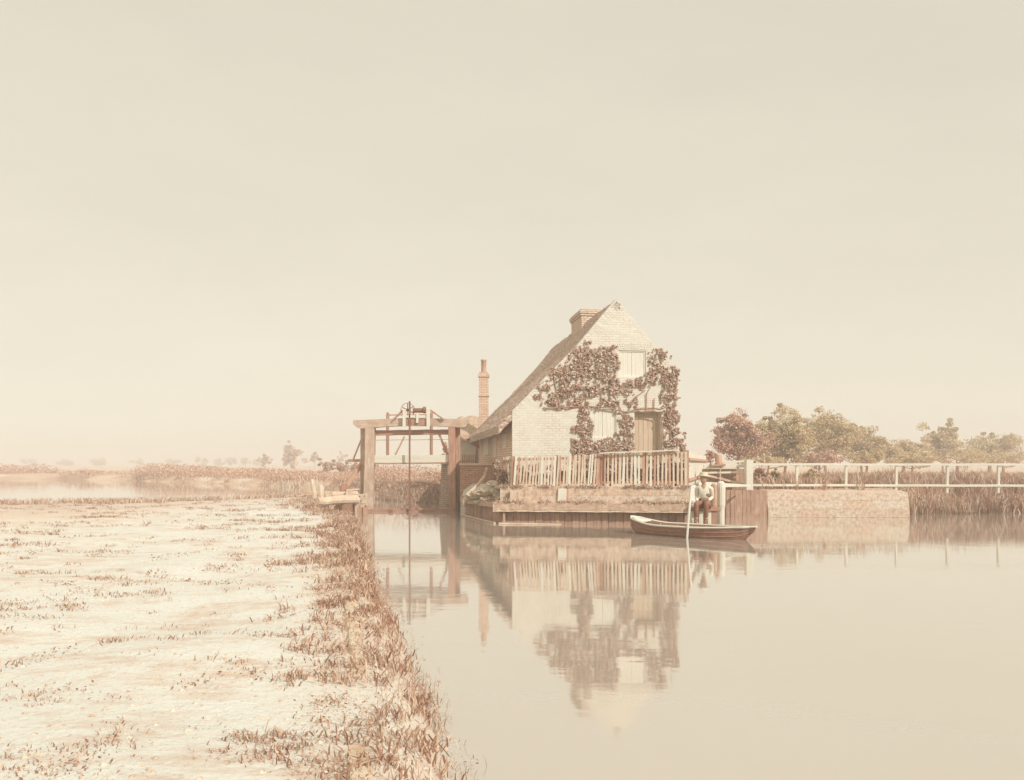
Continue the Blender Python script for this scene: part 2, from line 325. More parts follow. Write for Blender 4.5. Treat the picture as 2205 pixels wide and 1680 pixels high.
a = g.data.attributes.new("meadow", 'FLOAT', 'POINT'); a.data.foreach_set("value", np.where(il, np.maximum(0.55 * smooth((-X - 9.5 + 0.12 * Y) / 5), 0.55 * smooth((1.25 - dl) / 0.9) * (X > -6.5)), np.where((Y < 33) & (X > -2) & (X < 6.5), 0.15, 1.0)).ravel())
structure(g)
structure(mesh_obj("river_water", [(-2600, -8, 0), (2600, -8, 0), (2600, 2600, 0), (-2600, 2600, 0)], [(0, 1, 2, 3)], M['water']))
def gz(x, y): return float(height(np.array([x]), np.array([y]))[0][0])

# ------------------------------------------------------------------ foliage makers
def leaves_mesh(cent, size, nrm=None, tilt=1.0, aspect=0.7):
    n = len(cent); cent = np.asarray(cent)
    a = rng.normal(size=(n, 3))
    if nrm is not None: a = a * tilt + np.asarray(nrm)
    a /= np.linalg.norm(a, axis=1)[:, None]
    b = np.cross(a, rng.normal(size=(n, 3))); b /= np.linalg.norm(b, axis=1)[:, None]
    c = np.cross(a, b); s = np.asarray(size).reshape(-1, 1) * np.ones((n, 1))
    v = np.stack([cent - b * s, cent - c * s * aspect + b * s * 0.15, cent + b * s, cent + c * s * aspect + b * s * 0.15], 1).reshape(-1, 3)
    return v, np.arange(4 * n).reshape(n, 4)
def blades_mesh(base, h, wd, lean=0.35):
    n = len(base); base = np.asarray(base); an = rng.uniform(0, 2 * np.pi, n)
    side = np.stack([np.cos(an), np.sin(an), np.zeros(n)], 1); h = np.asarray(h).reshape(-1, 1); wd = np.asarray(wd).reshape(-1, 1)
    ln = rng.normal(size=(n, 2)) * lean; ld = np.concatenate([ln, np.zeros((n, 1))], 1)
    mid = base + np.array([0, 0, 1.0]) * h * 0.55 + ld * h * 0.3; tip = base + np.array([0, 0, 1.0]) * h * (1 - 0.25 * np.minimum(1, np.abs(ln).sum(1)))[:, None] + ld * h
    v = np.stack([base - side * wd / 2, base + side * wd / 2, mid + side * wd * 0.4, mid - side * wd * 0.4, tip], 1).reshape(-1, 3)
    k = np.arange(n)[:, None] * 5
    return v, [tuple(f) for f in (k + np.array([0, 1, 2, 3])).tolist()] + [tuple(f) for f in (k + np.array([3, 2, 4])).tolist()]
def crown_points(c, r, lumps, per, fill=0.45):
    pts = []
    c = np.array(c); r = np.array(r)
    sd = rng.random() * 50
    for k in range(lumps):
        d = rng.normal(size=3); d /= np.linalg.norm(d); rad = rng.uniform(0.25, 1.0) ** 0.7
        rag = 0.94 + 0.55 * noise.noise(Vector(d * 1.5 + sd)); lc = c + d * r * rad * rag; lr = r.mean() * rng.choice([.09, .13, .18, .26, .34]) * (1.1 - .3 * rad)
        if rad > .55 and noise.noise(Vector(d * 3.1 + sd + 9)) < -.22: continue
        q = rng.normal(size=(per, 3)); q /= np.linalg.norm(q, axis=1)[:, None]
        pts.append(lc + q * lr * rng.uniform(fill, 1.05, size=(per, 1)) * np.array([1.15, 1.15, 0.8]))
    return np.concatenate(pts)
def tree(name, label, base, ht, crown, lumps, per, leaf, mat='leaf', group=None, cat="tree", trunk_r=0.15, parts=True):
    base = Vector(base); t = thing(name, label, cat, base, group)
    cc, cr = crown
    mb = MB(); top = Vector(cc)
    mb.tube([base - Vector((0, 0, .1)), base.lerp(top, 0.35) + Vector((random.uniform(-.1, .1), 0, 0)), base.lerp(top, 0.8), top + Vector((0, 0, cr[2] * 0.4))], [trunk_r * 1.2, trunk_r * .9, trunk_r * .6, trunk_r * .2], 7)
    for k in range(6):
        a = k * 1.05 + random.random(); st = base.lerp(top, random.uniform(0.45, 0.9))
        mb.tube([st, st + Vector((math.cos(a) * cr[0] * .35, math.sin(a) * cr[1] * .35, cr[2] * .25)), st + Vector((math.cos(a) * cr[0] * .75, math.sin(a) * cr[1] * .75, cr[2] * .5))], [trunk_r * .45, trunk_r * .28, trunk_r * .08], 5)
    mb.build("trunk", M['bark'], t)
    p = crown_points(cc, cr, lumps, per); p = p[p[:, 2] > base.z + 0.15]
    v, f = leaves_mesh(p, leaf * rng.uniform(0.6, 1.3, len(p)))
    mesh_obj("crown", v, f.tolist(), M[mat], t); return t

# ------------------------------------------------------------------ cottage
TH = math.atan(0.153)
WD = Vector((math.cos(TH), math.sin(TH), 0)); DD = Vector((-math.sin(TH), math.cos(TH), 0))
C0 = Vector((0.007, 22.5, 0)); BASE = 0.95
HM = Matrix.Translation((C0.x, C0.y, BASE)) @ Matrix.Rotation(TH, 4, 'Z')
HM0 = Matrix.Translation((C0.x, C0.y, 0)) @ Matrix.Rotation(TH, 4, 'Z')
def H(t_, s_, z_): return C0 + WD * t_ + DD * s_ + Vector((0, 0, z_))
def gp(u, v):                 # pixel on the gable -> (t, z)
    k = (u - CU) / F; tt = (k * C0.y - C0.x) / (WD.x - k * WD.y); D = C0.y + tt * WD.y
    return tt, CZ - (v - HZ) * D / F
cot = thing("cottage", "old limewashed brick cottage with a tall pointed gable and steep dark roof beside the water", "cottage", None, mat=HM)
GW = gp(1459, 900)[0]; AT, AZ = gp(1327, 643); KT, KZ = gp(1245, 741); LZ = gp(1104, 885)[1]; RZ = gp(1457, 802)[1]
def rake(t_):
    pts = [(0, LZ), (KT, KZ), (AT, AZ), (GW, RZ)]
    for (a, za), (b_, zb) in zip(pts, pts[1:]):
        if a <= t_ <= b_ + 1e-6: return za + (zb - za) * (t_ - a) / (b_ - a)
def rect(u0, v0, u1, v1):
    a = gp(u0, v0); b_ = gp(u1, v1); return (a[0], b_[1], b_[0], a[1])          # t0,z0,t1,z1
UW = rect(1331.5, 754, 1391, 812.5); LW = rect(1269.6, 881, 1327, 944); DR = rect(1366.3, 886, 1424, 1040); DR = (DR[0], BASE, DR[2], DR[3])
ops = [UW, LW, DR]
ts = sorted({0, KT, AT, GW, *[o_[0] for o_ in ops], *[o_[2] for o_ in ops]})
mb = MB()
for a, b_ in zip(ts, ts[1:]):
    zz = [BASE - 0.4]
    for o_ in sorted(ops, key=lambda q: q[1]):
        if o_[0] <= a + 1e-6 and o_[2] >= b_ - 1e-6: zz += [o_[1], o_[3]]
    zz.append(None)
    for z0, z1 in zip(zz[::2], zz[1::2]):
        za, zb = (rake(a), rake(b_)) if z1 is None else (z1, z1)
        if za - z0 < 0.001: continue
        mb.add([H(a, 0, z0), H(b_, 0, z0), H(b_, 0, zb), H(a, 0, za)], [(0, 1, 2, 3)])
for (t0, z0, t1, z1) in ops:
    q0 = [H(t0, 0, z0), H(t1, 0, z0), H(t1, 0, z1), H(t0, 0, z1)]; q1 = [p + DD * 0.28 for p in q0]
    mb.add(q0 + q1, [(0, 4, 5, 1), (1, 5, 6, 2), (2, 6, 7, 3), (3, 7, 4, 0)])
prof = [(0, LZ), (KT, KZ), (AT, AZ), (GW, RZ)]
for (a, za), (b_, zb) in zip(prof, prof[1:]):   # parapet top of the gable
    mb.add([H(a, 0, za), H(b_, 0, zb), H(b_, 0.3, zb), H(a, 0.3, za)], [(0, 1, 2, 3)])
    mb.add([H(a, 0.3, za), H(b_, 0.3, zb), H(b_, 0.3, zb - .6), H(a, 0.3, za - .6)], [(0, 1, 2, 3)])
mb.add([H(GW, 0, BASE - .4), H(GW, .3, BASE - .4), H(GW, .3, RZ), H(GW, 0, RZ)], [(0, 1, 2, 3)])
mb.build("gable_wall", M['lime_brick'], cot, boxuv=HM0)
# tumbled brick courses along the rake, and corner quoins
mb = MB()
for (a, za), (b_, zb), side in ((prof[0], prof[1], 1), (prof[1], prof[2], 1), (prof[3], prof[2], -1)):
    d = (H(b_, 0, zb) - H(a, 0, za)); L_ = d.length; d.normalize(); nrm = Vector((0, 0, 1)) - d * d.z; nrm.normalize()
    n = int(L_ / 0.085)
    for k in range(n):
        if random.random() < 0.22: continue
        p = H(a, 0, za) + d * (k * 0.085); dep = random.choice((0.12, 0.23, 0.23, 0.34))
        q = p - nrm * 0.01
        mb.hexa([q - DD * .006 - nrm * dep, q + d * .068 - DD * .006 - nrm * dep, q + d * .068 + DD * .01 - nrm * dep, q + DD * .01 - nrm * dep,
                 q - DD * .006, q + d * .068 - DD * .006, q + d * .068 + DD * .01, q + DD * .01])
mb.build("rake_bricks", M['lime_brick'], cot, boxuv=HM0)
LEN = 9.35
def wallquad(mb, t_, s0, s1, z0, z1): mb.add([H(t_, s1, z0), H(t_, s0, z0), H(t_, s0, z1), H(t_, s1, z1)], [(0, 1, 2, 3)])
swins = [(1.24, 2.0, 2.22, 2.70), (3.67, 4.59, 1.95, 2.72), (5.87, 7.7, 2.08, 2.76)]
mb = MB(); s_prev = 0.0
for (s0, s1, z0, z1) in swins:
    wallquad(mb, 0, s_prev, s0, BASE - .5, 3.3); wallquad(mb, 0, s0, s1, BASE - .5, z0); wallquad(mb, 0, s0, s1, z1, 3.3)
    q0 = [H(0, s0, z0), H(0, s1, z0), H(0, s1, z1), H(0, s0, z1)]; q1 = [p + WD * .14 for p in q0]
    mb.add(q0 + q1, [(0, 1, 5, 4), (1, 2, 6, 5), (2, 3, 7, 6), (3, 0, 4, 7)]); s_prev = s1
wallquad(mb, 0, s_prev, LEN, BASE - .5, 3.3)
mb.build("side_wall", M['side_brick'], cot, boxuv=HM0)
mb = MB(); wallquad(mb, GW, 0.3, LEN, BASE - .5, RZ); mb.add([H(0, LEN, BASE - .5), H(GW, LEN, BASE - .5), H(GW, LEN, RZ), H(AT, LEN, AZ - .1), H(0, LEN, LZ - .1)], [(0, 1, 2, 3, 4)])
mb.build("back_wall", M['brick'], cot, boxuv=HM0)
for (s0, s1, z0, z1) in swins:
    fr_ = MB(); e = 0.05
    for (a, b_, c, d) in ((s0, s1, z0, z0 + e), (s0, s1, z1 - e, z1), (s0, s0 + e, z0 + e, z1 - e), (s1 - e, s1, z0 + e, z1 - e), ((s0 + s1) / 2 - .02, (s0 + s1) / 2 + .02, z0 + e, z1 - e)):
        fr_.hexa([H(-.03, a, c), H(-.03, b_, c), H(.06, b_, c), H(.06, a, c), H(-.03, a, d), H(-.03, b_, d), H(.06, b_, d), H(.06, a, d)])
    wn = fr_.build("window", M['white_v'], cot)
    MB().add([H(-.012, s0, z0), H(-.012, s1, z0), H(-.012, s1, z1), H(-.012, s0, z1)], [(0, 3, 2, 1)]).build("blind", M['plaster'], wn)
for (t0, z0, t1, z1) in (UW, LW):   # windows boarded with whitewashed shutters
    fr_ = MB(); e = 0.045
    for (a, b_, c, d) in ((t0, t1, z0, z0 + e), (t0, t1, z1 - e, z1), (t0, t0 + e, z0 + e, z1 - e), (t1 - e, t1, z0 + e, z1 - e)):
        fr_.hexa([H(a, .03, c), H(b_, .03, c), H(b_, .10, c), H(a, .10, c), H(a, .03, d), H(b_, .03, d), H(b_, .10, d), H(a, .10, d)])
    wn = fr_.build("window", M['white_v'], cot); n = 2
    for k in range(n):
        a = lerp(t0 + e, t1 - e, k / n) + .004; b_ = lerp(t0 + e, t1 - e, (k + 1) / n) - .004; sb = MB()
        for q in range(3):
            x0 = lerp(a, b_, q / 3) + .0012; x1 = lerp(a, b_, (q + 1) / 3) - .0012
            sb.hexa([H(x0, .05, z0 + e), H(x1, .05, z0 + e), H(x1, .08, z0 + e), H(x0, .08, z0 + e), H(x0, .05, z1 - e), H(x1, .05, z1 - e), H(x1, .08, z1 - e), H(x0, .08, z1 - e)])
        sb.build("shutter", M['white_v'], wn)
for (t0, z0, t1, z1) in (UW, LW):
    n = 15; mb = MB()
    for k in range(n):
        a0 = lerp(-1, 1, k / n) + .02; a1 = lerp(-1, 1, (k + 1) / n) - .02; tm = (t0 + t1) / 2; hw = (t1 - t0) / 2 + .06
        for_ = lambda a_, r_: H(tm + a_ * hw * (1 + r_ * .12), -.008, z1 + .015 + r_ * .17 + .05 * (1 - a_ * a_))
        mb.hexa([for_(a0, 0), for_(a1, 0), for_(a1, 0) + DD * .02, for_(a0, 0) + DD * .02, for_(a0, 1), for_(a1, 1), for_(a1, 1) + DD * .02, for_(a0, 1) + DD * .02])
    mb.build("window_arch", M['lime_brick'], cot, boxuv=HM0)
dm = MB(); t0, z0, t1, z1 = DR; n = 5
for k in range(n):
    a = lerp(t0 + .05, t1 - .05, k / n) + .004; b_ = lerp(t0 + .05, t1 - .05, (k + 1) / n) - .004; y = .21 + random.uniform(0, .006)
    dm.hexa([H(a, y, z0 + .1), H(b_, y, z0 + .1), H(b_, .26, z0 + .1), H(a, .26, z0 + .1), H(a, y, z1 - .05), H(b_, y, z1 - .05), H(b_, .26, z1 - .05), H(a, .26, z1 - .05)])
door = dm.build("door", timber("door_boards", (0.48, 0.34, 0.24), (0.60, 0.46, 0.33), (0.70, 0.58, 0.43), VZ, wear=.3), cot)
MB().tube([H(t0 + .14, .20, 2.05), H(t0 + .14, .18, 2.02), H(t0 + .14, .18, 1.93), H(t0 + .14, .20, 1.90)], .01, 6).build("handle", M['iron'], door)
df_ = MB()
for (a, b_, c, d) in ((t0, t0 + .05, z0, z1), (t1 - .05, t1, z0, z1), (t0 + .05, t1 - .05, z1 - .05, z1)):
    df_.hexa([H(a, .16, c), H(b_, .16, c), H(b_, .27, c), H(a, .27, c), H(a, .16, d), H(b_, .16, d), H(b_, .27, d), H(a, .27, d)])
df_.build("door_frame", M['pale_v'], cot)
MB().hexa([H(t0 - .1, -.25, z0 - .1), H(t1 + .1, -.25, z0 - .1), H(t1 + .1, .28, z0 - .1), H(t0 - .1, .28, z0 - .1), H(t0 - .1, -.25, z0 + .1), H(t1 + .1, -.25, z0 + .1), H(t1 + .1, .28, z0 + .1), H(t0 - .1, .28, z0 + .1)]).build("doorstep", M['kerb'], cot)
# roof: sagging slopes with a ragged, thick eave
def slope(p0, pk, p1, s0, s1, nt_, ns, th):
    vs = []; rows = []
    for layer in (0, 1):
        for i in range(ns + 1):
            s_ = lerp(s0, s1, i / ns)
            for k in range(nt_ + 1):
                q = k / nt_
                if q < .5: tt, z = lerp(p0[0], pk[0], q * 2), lerp(p0[1], pk[1], q * 2)
                else: tt, z = lerp(pk[0], p1[0], q * 2 - 1), lerp(pk[1], p1[1], q * 2 - 1)
                sag = -.10 * math.sin(math.pi * i / ns) * math.sin(math.pi * min(1, q * 1.2)) + .035 * noise.noise(Vector((tt * 2.2, s_ * 1.4, 1.7))) + .045 * noise.noise(Vector((tt * 9, s_ * 5, 4))) + .03 * noise.noise(Vector((tt * 21, s_ * 11, 8)))
                if k == nt_: z += .05 * noise.noise(Vector((s_ * 5, 2, 0)))
                vs.append(H(tt, s_, z + (sag if layer == 0 else sag * .6 - th)))
    W_ = nt_ + 1; N_ = W_ * (ns + 1); fs = []
    for i in range(ns):
        for k in range(nt_):
            a = i * W_ + k; fs.append((a, a + 1, a + W_ + 1, a + W_)); fs.append((N_ + a, N_ + a + W_, N_ + a + W_ + 1, N_ + a + 1))
        a = i * W_; fs.append((a, a + W_, N_ + a + W_, N_ + a)); a += nt_; fs.append((a, N_ + a, N_ + a + W_, a + W_))
    for k in range(nt_):
        fs.append((k, N_ + k, N_ + k + 1, k + 1)); a = ns * W_ + k; fs.append((a, a + 1, N_ + a + 1, N_ + a))
    return vs, fs
sl = (LZ - KZ) / (0 - KT)
roof = MB(); roof.add(*slope((AT, AZ - .02), (KT, KZ - .02), (-.42, LZ - .42 * sl - .02), .02, LEN + .15, 64, 110, .26))
rs = (RZ - AZ) / (GW - AT)
roof.add(*slope((AT, AZ - .02), ((AT + GW) / 2, (AZ + RZ) / 2 - .02), (GW + .12, RZ + .12 * rs - .02), .31, LEN + .15, 12, 30, .2))
# the slopes must stop behind the gable parapet on the left too
rf = roof.build("roof", M['roof'], cot)
ch = MB(); CT0, CT1, CS0, CS1 = 3.08, 3.80, 3.57, 5.15
def hbox(mb, t0, t1, s0, s1, z0, z1):
    mb.hexa([H(t0, s0, z0), H(t1, s0, z0), H(t1, s1, z0), H(t0, s1, z0), H(t0, s0, z1), H(t1, s0, z1), H(t1, s1, z1), H(t0, s1, z1)])
hbox(ch, CT0, CT1, CS0, CS1, 6.0, 7.08); chim = ch.build("chimney", M['pier_brick'], rf, boxuv=HM0)
ch = MB(); hbox(ch, CT0 - .04, CT1 + .04, CS0 - .04, CS1 + .04, 7.08, 7.16); hbox(ch, CT0 - .07, CT1 + .07, CS0 - .07, CS1 + .07, 7.16, 7.25); hbox(ch, CT0 - .03, CT1 + .03, CS0 - .03, CS1 + .03, 7.25, 7.31)
ch.build("chimney_cap", M['pier_brick'], rf, boxuv=HM0)

# ivy on the gable
def cp(x, y): return gp(1019.8 + x * .225, 606.4 + y * .225)
IV = [[(1065, 560), (1110, 600), (1100, 660), (1150, 690), (1220, 620), (1290, 660), (1350, 630), (1380, 690), (1370, 800), (1350, 930), (1380, 1000), (1480, 1040), (1560, 1100), (1570, 1190), (1540, 1230), (1400, 1225), (1250, 1205), (1100, 1210), (880, 1195), (700, 1200), (620, 1150), (570, 1110), (640, 1090), (620, 1000), (740, 960), (740, 830), (850, 820), (900, 740), (960, 690), (990, 640), (1050, 640)],
      [(1690, 650), (1800, 640), (1840, 700), (1880, 730), (1900, 830), (1960, 870), (1940, 960), (1910, 980), (1930, 1080), (1950, 1110), (1900, 1200), (1930, 1280), (1970, 1290), (1960, 1450), (1960, 1540), (1940, 1650), (1820, 1650), (1810, 1320), (1830, 1200), (1790, 1050), (1760, 980), (1620, 1010), (1560, 1000), (1550, 950), (1660, 920), (1690, 850), (1670, 800), (1700, 740)],
      [(1010, 1210), (1090, 1210), (1080, 1300), (1130, 1380), (1100, 1500), (1140, 1600), (1230, 1700), (1230, 1900), (940, 1900), (935, 1440), (960, 1340), (1010, 1300)],
      [(1380, 1240), (1440, 1260), (1500, 1330), (1530, 1450), (1540, 1650), (1530, 1900), (1200, 1900), (1140, 1570), (1170, 1525), (1250, 1500), (1330, 1530), (1380, 1500), (1385, 1350)],
      [(1990, 1460), (2025, 1440), (2030, 1610), (2030, 1900), (1960, 1900), (1960, 1620)],
      [(1420, 960), (1500, 930), (1560, 960), (1540, 1010), (1430, 1010)]]
pts = []; nr = []; sz = []
for k, poly in enumerate(IV):
    pa = np.array(poly, float); lo, hi = pa.min(0), pa.max(0); area = (hi - lo).prod()
    n = int(area / 20); q = lo + rng.random((n, 2)) * (hi - lo)
    ins, dist = inside_dist(q[:, 0], q[:, 1], poly)
    for (x, y), i_, d_ in zip(q, ins, dist):
        dens = .8 * noise.noise(Vector((x * .011, y * .011, 3.1 + k))) + .7 * noise.noise(Vector((x * .030, y * .030, 9))) + .45 * noise.noise(Vector((x * .075, y * .075, 19)))
        th = -0.02 if k != 0 else (-.10 if (y < 960) else .10)
        if k in (2, 3) and y > 1500: th = -.3
        if (i_ and dens > th) or (not i_ and d_ < 26 and dens > .22):
            tt, z = cp(x, y)
            if z < 1.0: continue
            dep = .015 + .085 * random.random() ** 1.5 * (1 if i_ and d_ > 25 else .5)
            pts.append(H(tt, -dep, z)); sz.append(random.choice((.018, .024, .030, .036, .046)) * random.uniform(.85, 1.15)); nr.append(-DD * 1.0 + Vector((0, 0, .45)))
v, f = leaves_mesh([tuple(p) for p in pts], sz, [tuple(p) for p in nr], .55, .85)
ivy = thing("climbing_ivy", "dark leafy ivy climbing over the cottage gable around its shutters and door", "ivy", H(2.6, -.1, 1.0))
mesh_obj("leaves", v, f.tolist(), M['ivy'], ivy)
st = MB()
def stem(pp, r=.022, off=.05): st.tube([H(cp(x, y)[0], -off - .02 * math.sin(i * 2.1), cp(x, y)[1]) for i, (x, y) in enumerate(pp)], r, 6)
stem([(690, 1212), (860, 1205), (1050, 1195), (1180, 1200), (1290, 1212), (1390, 1235), (1470, 1252), (1530, 1228), (1600, 1248), (1680, 1238), (1740, 1245), (1790, 1270), (1800, 1400), (1795, 1600), (1800, 1850)], .019, .05)
stem([(1540, 1222), (1640, 1212), (1740, 1214), (1790, 1222)], .015, .03)
for pp in ([(1050, 1900), (1040, 1500), (1060, 1200), (1120, 900), (1080, 620)], [(1450, 1900), (1440, 1300), (1300, 1000), (1250, 700)], [(1890, 1900), (1880, 1400), (1860, 1000), (1770, 700)], [(1120, 900), (900, 900), (650, 1050)], [(1300, 1200), (1300, 1000)], [(1215, 1200), (1220, 1020)], [(820, 1195), (800, 1080), (760, 900)], [(960, 1195), (990, 900), (1000, 680)], [(1480, 1250), (1530, 1120), (1640, 1040)], [(1880, 1400), (1930, 1150), (1940, 900)], [(1650, 1240), (1650, 1080), (1690, 1010)], [(1720, 1240), (1725, 1120)]): stem(pp, .016, .03)
st.build("stems", M['bark'], ivy)

# ------------------------------------------------------------------ outhouse, shed and small fence behind the cottage
oh = thing("outhouse", "low outhouse with thatched roof and a tall slender chimney behind the cottage", "outhouse", (-1.9, 35, .6))
ohm = MB(); ohm.box((-2.6, 33.9, .3), (-.7, 37.0, 3.1)); ohm.build("wall", M['brick'], oh, boxuv=Matrix())
rp = [Vector((-2.95, 33.45, 3.05)), Vector((-2.95, 35.3, 4.02)), Vector((-2.95, 37.3, 3.05)), Vector((-2.95, 37.3, 2.9)), Vector((-2.95, 35.3, 3.82)), Vector((-2.95, 33.45, 2.85))]
mb = MB(); nseg = 14; vs = []
for k in range(nseg + 1):
    x = -2.75 + k * 2.3 / nseg
    for i, p in enumerate(rp): vs.append((x, p.y + .06 * noise.noise(Vector((k * .7, i, 0))), p.z + .08 * noise.noise(Vector((k * .5, i * 3, 5))) - (.25 if k == 0 else .1 if k == 1 else 0) * (1 if i in (1, 4) else 0)))
fs = [tuple(range(5, -1, -1)), tuple(nseg * 6 + i for i in range(6))]
for k in range(nseg):
    for i in range(6): fs.append((k * 6 + i, k * 6 + (i + 1) % 6, k * 6 + 6 + (i + 1) % 6, k * 6 + 6 + i))
orf = mb.add(vs, fs).build("roof", plain("pale_thatch", (0.40, 0.25, 0.165), (0.66, 0.51, 0.37), 3, .95, 1., (.3, .65), .06, (1, 4, 4)), oh)
x0, x1 = (1031 - CU) * 33.2 / F, (1052 - CU) * 33.2 / F
def cz_(v): return CZ - (v - HZ) * 33.2 / F
mb = MB(); mb.box((x0 + .01, 33.1, 2.6), (x1 - .01, 33.53, cz_(812))); mb.box((x0 + .02, 33.11, cz_(806)), (x1 - .02, 33.52, cz_(801)))
mb.box((x0 - .03, 33.06, cz_(812)), (x1 + .03, 33.57, cz_(806))); mb.box((x0 - .02, 33.07, cz_(854)), (x1 + .02, 33.56, cz_(850)))
chn = mb.build("chimney", M['side_brick'], orf, boxuv=Matrix())
xm = (x0 + x1) / 2
MB().tube([(xm, 33.3, cz_(802)), (xm, 33.3, cz_(798)), (xm, 33.3, cz_(778)), (xm, 33.3, cz_(777)), (xm, 33.3, cz_(774))], [.13, .115, .115, .135, .135], 14).build("chimney_pot", M['mid_v'], orf, smooth=True)
sh = thing("lean_to_shed", "small whitewashed lean-to under a sloping roof edge between the sluice and the cottage", "shed", (-2.0, 33, .6))
a, b_, c, d = P(984, 1003, 32.6), P(1031, 1003, 32.6), P(1031, 966, 32.6), P(984, 938, 32.6)
MB().prism([a, b_, c, d], (0, .9, 0)).build("wall", M['plaster'], sh)
MB().beam(P(981, 934.5, 32.5), P(1034, 966, 32.5), 1.2, .07, up=(0, 0, 1), j=.008, n=6).build("roof", M['dark_h'], sh)
rw = thing("river_wall", "dark brick river wall with pale coping between the sluice post and the cottage", "wall", (-1.4, 26.4, 0))
mb = MB(); mb.box((-1.86, 26.2, -.6), (-.72, 26.55, 1.66)); mb.build("brickwork", M['wet_brick'], rw, boxuv=Matrix())
mb = MB(); mb.box((-1.88, 26.14, 1.66), (-.70, 26.6, 1.735), .006); mb.build("coping", M['pale_h'], rw)
mb = MB(); mb.box((-1.86, 26.145, .74), (-.8, 26.20, .80), .006); mb.build("string_course", M['kerb'], rw)
pf = thing("picket_fence", "short fence of pointed pickets on the dark brick wall beside the lean-to", "fence", P(1010, 998, 28.5))
for k in range(7):
    u = 996 + k * 4.6; p = P(u, 998, 28.5); w_ = .028
    MB().prism([p + Vector((-w_, 0, -.05)), p + Vector((w_, 0, -.05)), p + Vector((w_, 0, .30)), p + Vector((0, 0, .37)), p + Vector((-w_, 0, .30))], (0, .02, 0)).build("picket", M['mid_v'], pf)
MB().beam(P(993, 993, 28.54), P(1026, 993, 28.54), .03, .05).build("rail", M['mid_h'], pf)
MB().beam(P(1027, 1002, 28.5), P(1027, 966, 28.5), .10, .10).build("post", M['dark_v'], pf)

# ------------------------------------------------------------------ quay
QA, QB, QC = Vector((-.36, 21.0, 0)), Vector((4.98, 20.42, 0)), Vector((-1.56, 24.25, 0))
def ql(t_, z, off=0.0):
    d = (QB - QA).normalized(); n = Vector((d.y, -d.x, 0)); p = QA.lerp(QB, t_) + n * off; p.z = z; return p
def qc(t_, z, off=0.0):
    d = (QA - QC).normalized(); n = Vector((d.y, -d.x, 0)); p = QC.lerp(QA, t_) + n * off; p.z = z; return p
qy = thing("quay_wall", "stone quay with a rotting timber ledge and dark planked footing under the picket fence", "quay", (2.3, 20.9, 0))
mb = MB(); N_ = 40; vs = []
for k in range(N_ + 1):
    t_ = k / N_
    for z, off in ((.45, -.12), (.75, -.14 + .03 * noise.noise(Vector((k * .6, 1, 0)))), (1.06 + .05 * noise.noise(Vector((k * .9, 7, 0))), -.16 + .05 * noise.noise(Vector((k * .8, 17, 0)))), (1.075, -.55)): vs.append(ql(t_, z, off))
fs = [(k * 4 + i, k * 4 + 4 + i, k * 4 + 5 + i, k * 4 + 1 + i) for k in range(N_) for i in range(3)]
fs += [tuple(range(4))]
mb.add(vs, fs).build("stonework", M['stone'], qy, boxuv=Matrix.Rotation(math.atan2(QB.y - QA.y, QB.x - QA.x), 4, 'Z'))
def ragged(fn, t0, t1, za, zb, o0, o1, n, amp=.03):
    vs = []
    for k in range(n + 1):
        t_ = lerp(t0, t1, k / n)
        for (z, o_) in ((za, o0), (za, o1), (zb, o1 - .03), (zb, o0)):
            vs.append(fn(t_, z + amp * noise.noise(Vector((k * .8, z * 9, o_ * 5))) + amp * .5 * random.uniform(-1, 1) * .5, o_ + amp * noise.noise(Vector((k * .7, o_ * 11, 4 + z * 3)))))
    fs = [(k * 4 + i, k * 4 + 4 + i, k * 4 + 4 + (i + 1) % 4, k * 4 + (i + 1) % 4) for k in range(n) for i in range(4)] + [(0, 1, 2, 3), (n * 4 + 3, n * 4 + 2, n * 4 + 1, n * 4)]
    return MB().add(vs, fs)
ledge_m = timber("rotten_ledge_timber", (0.40, 0.235, 0.16), (0.56, 0.40, 0.29), (0.72, 0.59, 0.46), (2.2, 6, 6), wear=.5)
ragged(ql, -.03, 1.0, .40, .60, -.15, .22, 60).build("ledge", ledge_m, qy)
ragged(ql, -.03, 1.0, .365, .40, .16, .235, 60, .012).build("ledge_edge", M['pale_h'], qy)
ragged(qc, -.02, .99, .45, .60, -.12, .14, 24, .02).build("ledge", ledge_m, qy)
for fn, n, t0, t1 in ((ql, 26, 0, 1), (qc, 15, 0, 1)):
    mb = MB()
    for k in range(n):
        a = lerp(t0, t1, k / n) + .001; b_ = lerp(t0, t1, (k + 1) / n) - .001; o_ = random.uniform(-.015, .015)
        c = [fn(a, -.6, -.12), fn(b_, -.6, -.12), fn(b_, -.6, o_), fn(a, -.6, o_)]; top = .43
        mb.hexa(c[::-1] + [Vector((p.x, p.y, top)) for p in c[::-1]])
    mb.build("planking", M['wet_v'], qy)
for u0, u1, v0, v1, mt in ((1097, 1111, 1056, 1083, 'pale_v'), (1200, 1219, 1052, 1084, 'white_v'), (1219, 1223, 1054, 1084, 'mid_v'), (1399, 1416, 1052, 1085, 'white_v')):
    D = 20.98; MB().beam(P((u0 + u1) / 2, v1 + 4, D), P((u0 + u1) / 2 + 1, v0, D), (u1 - u0) * D / F, .16, j=.004, n=3).build("post", M[mt], qy)
for u0, u1, v0, v1 in ((1403, 1413, 1103, 1134), (1030.5, 1034, 1090, 1126), (1083, 1088, 1103, 1132), (1196, 1204, 1104, 1134)):
    D = 20.85 if u0 > 1060 else 22.5; MB().beam(P((u0 + u1) / 2, v1 + 8, D), P((u0 + u1) / 2, v0, D), (u1 - u0) * D / F, .08, j=.004, n=3).build("pile", M['pale_v'] if u0 > 1300 else M['mid_v'], qy)
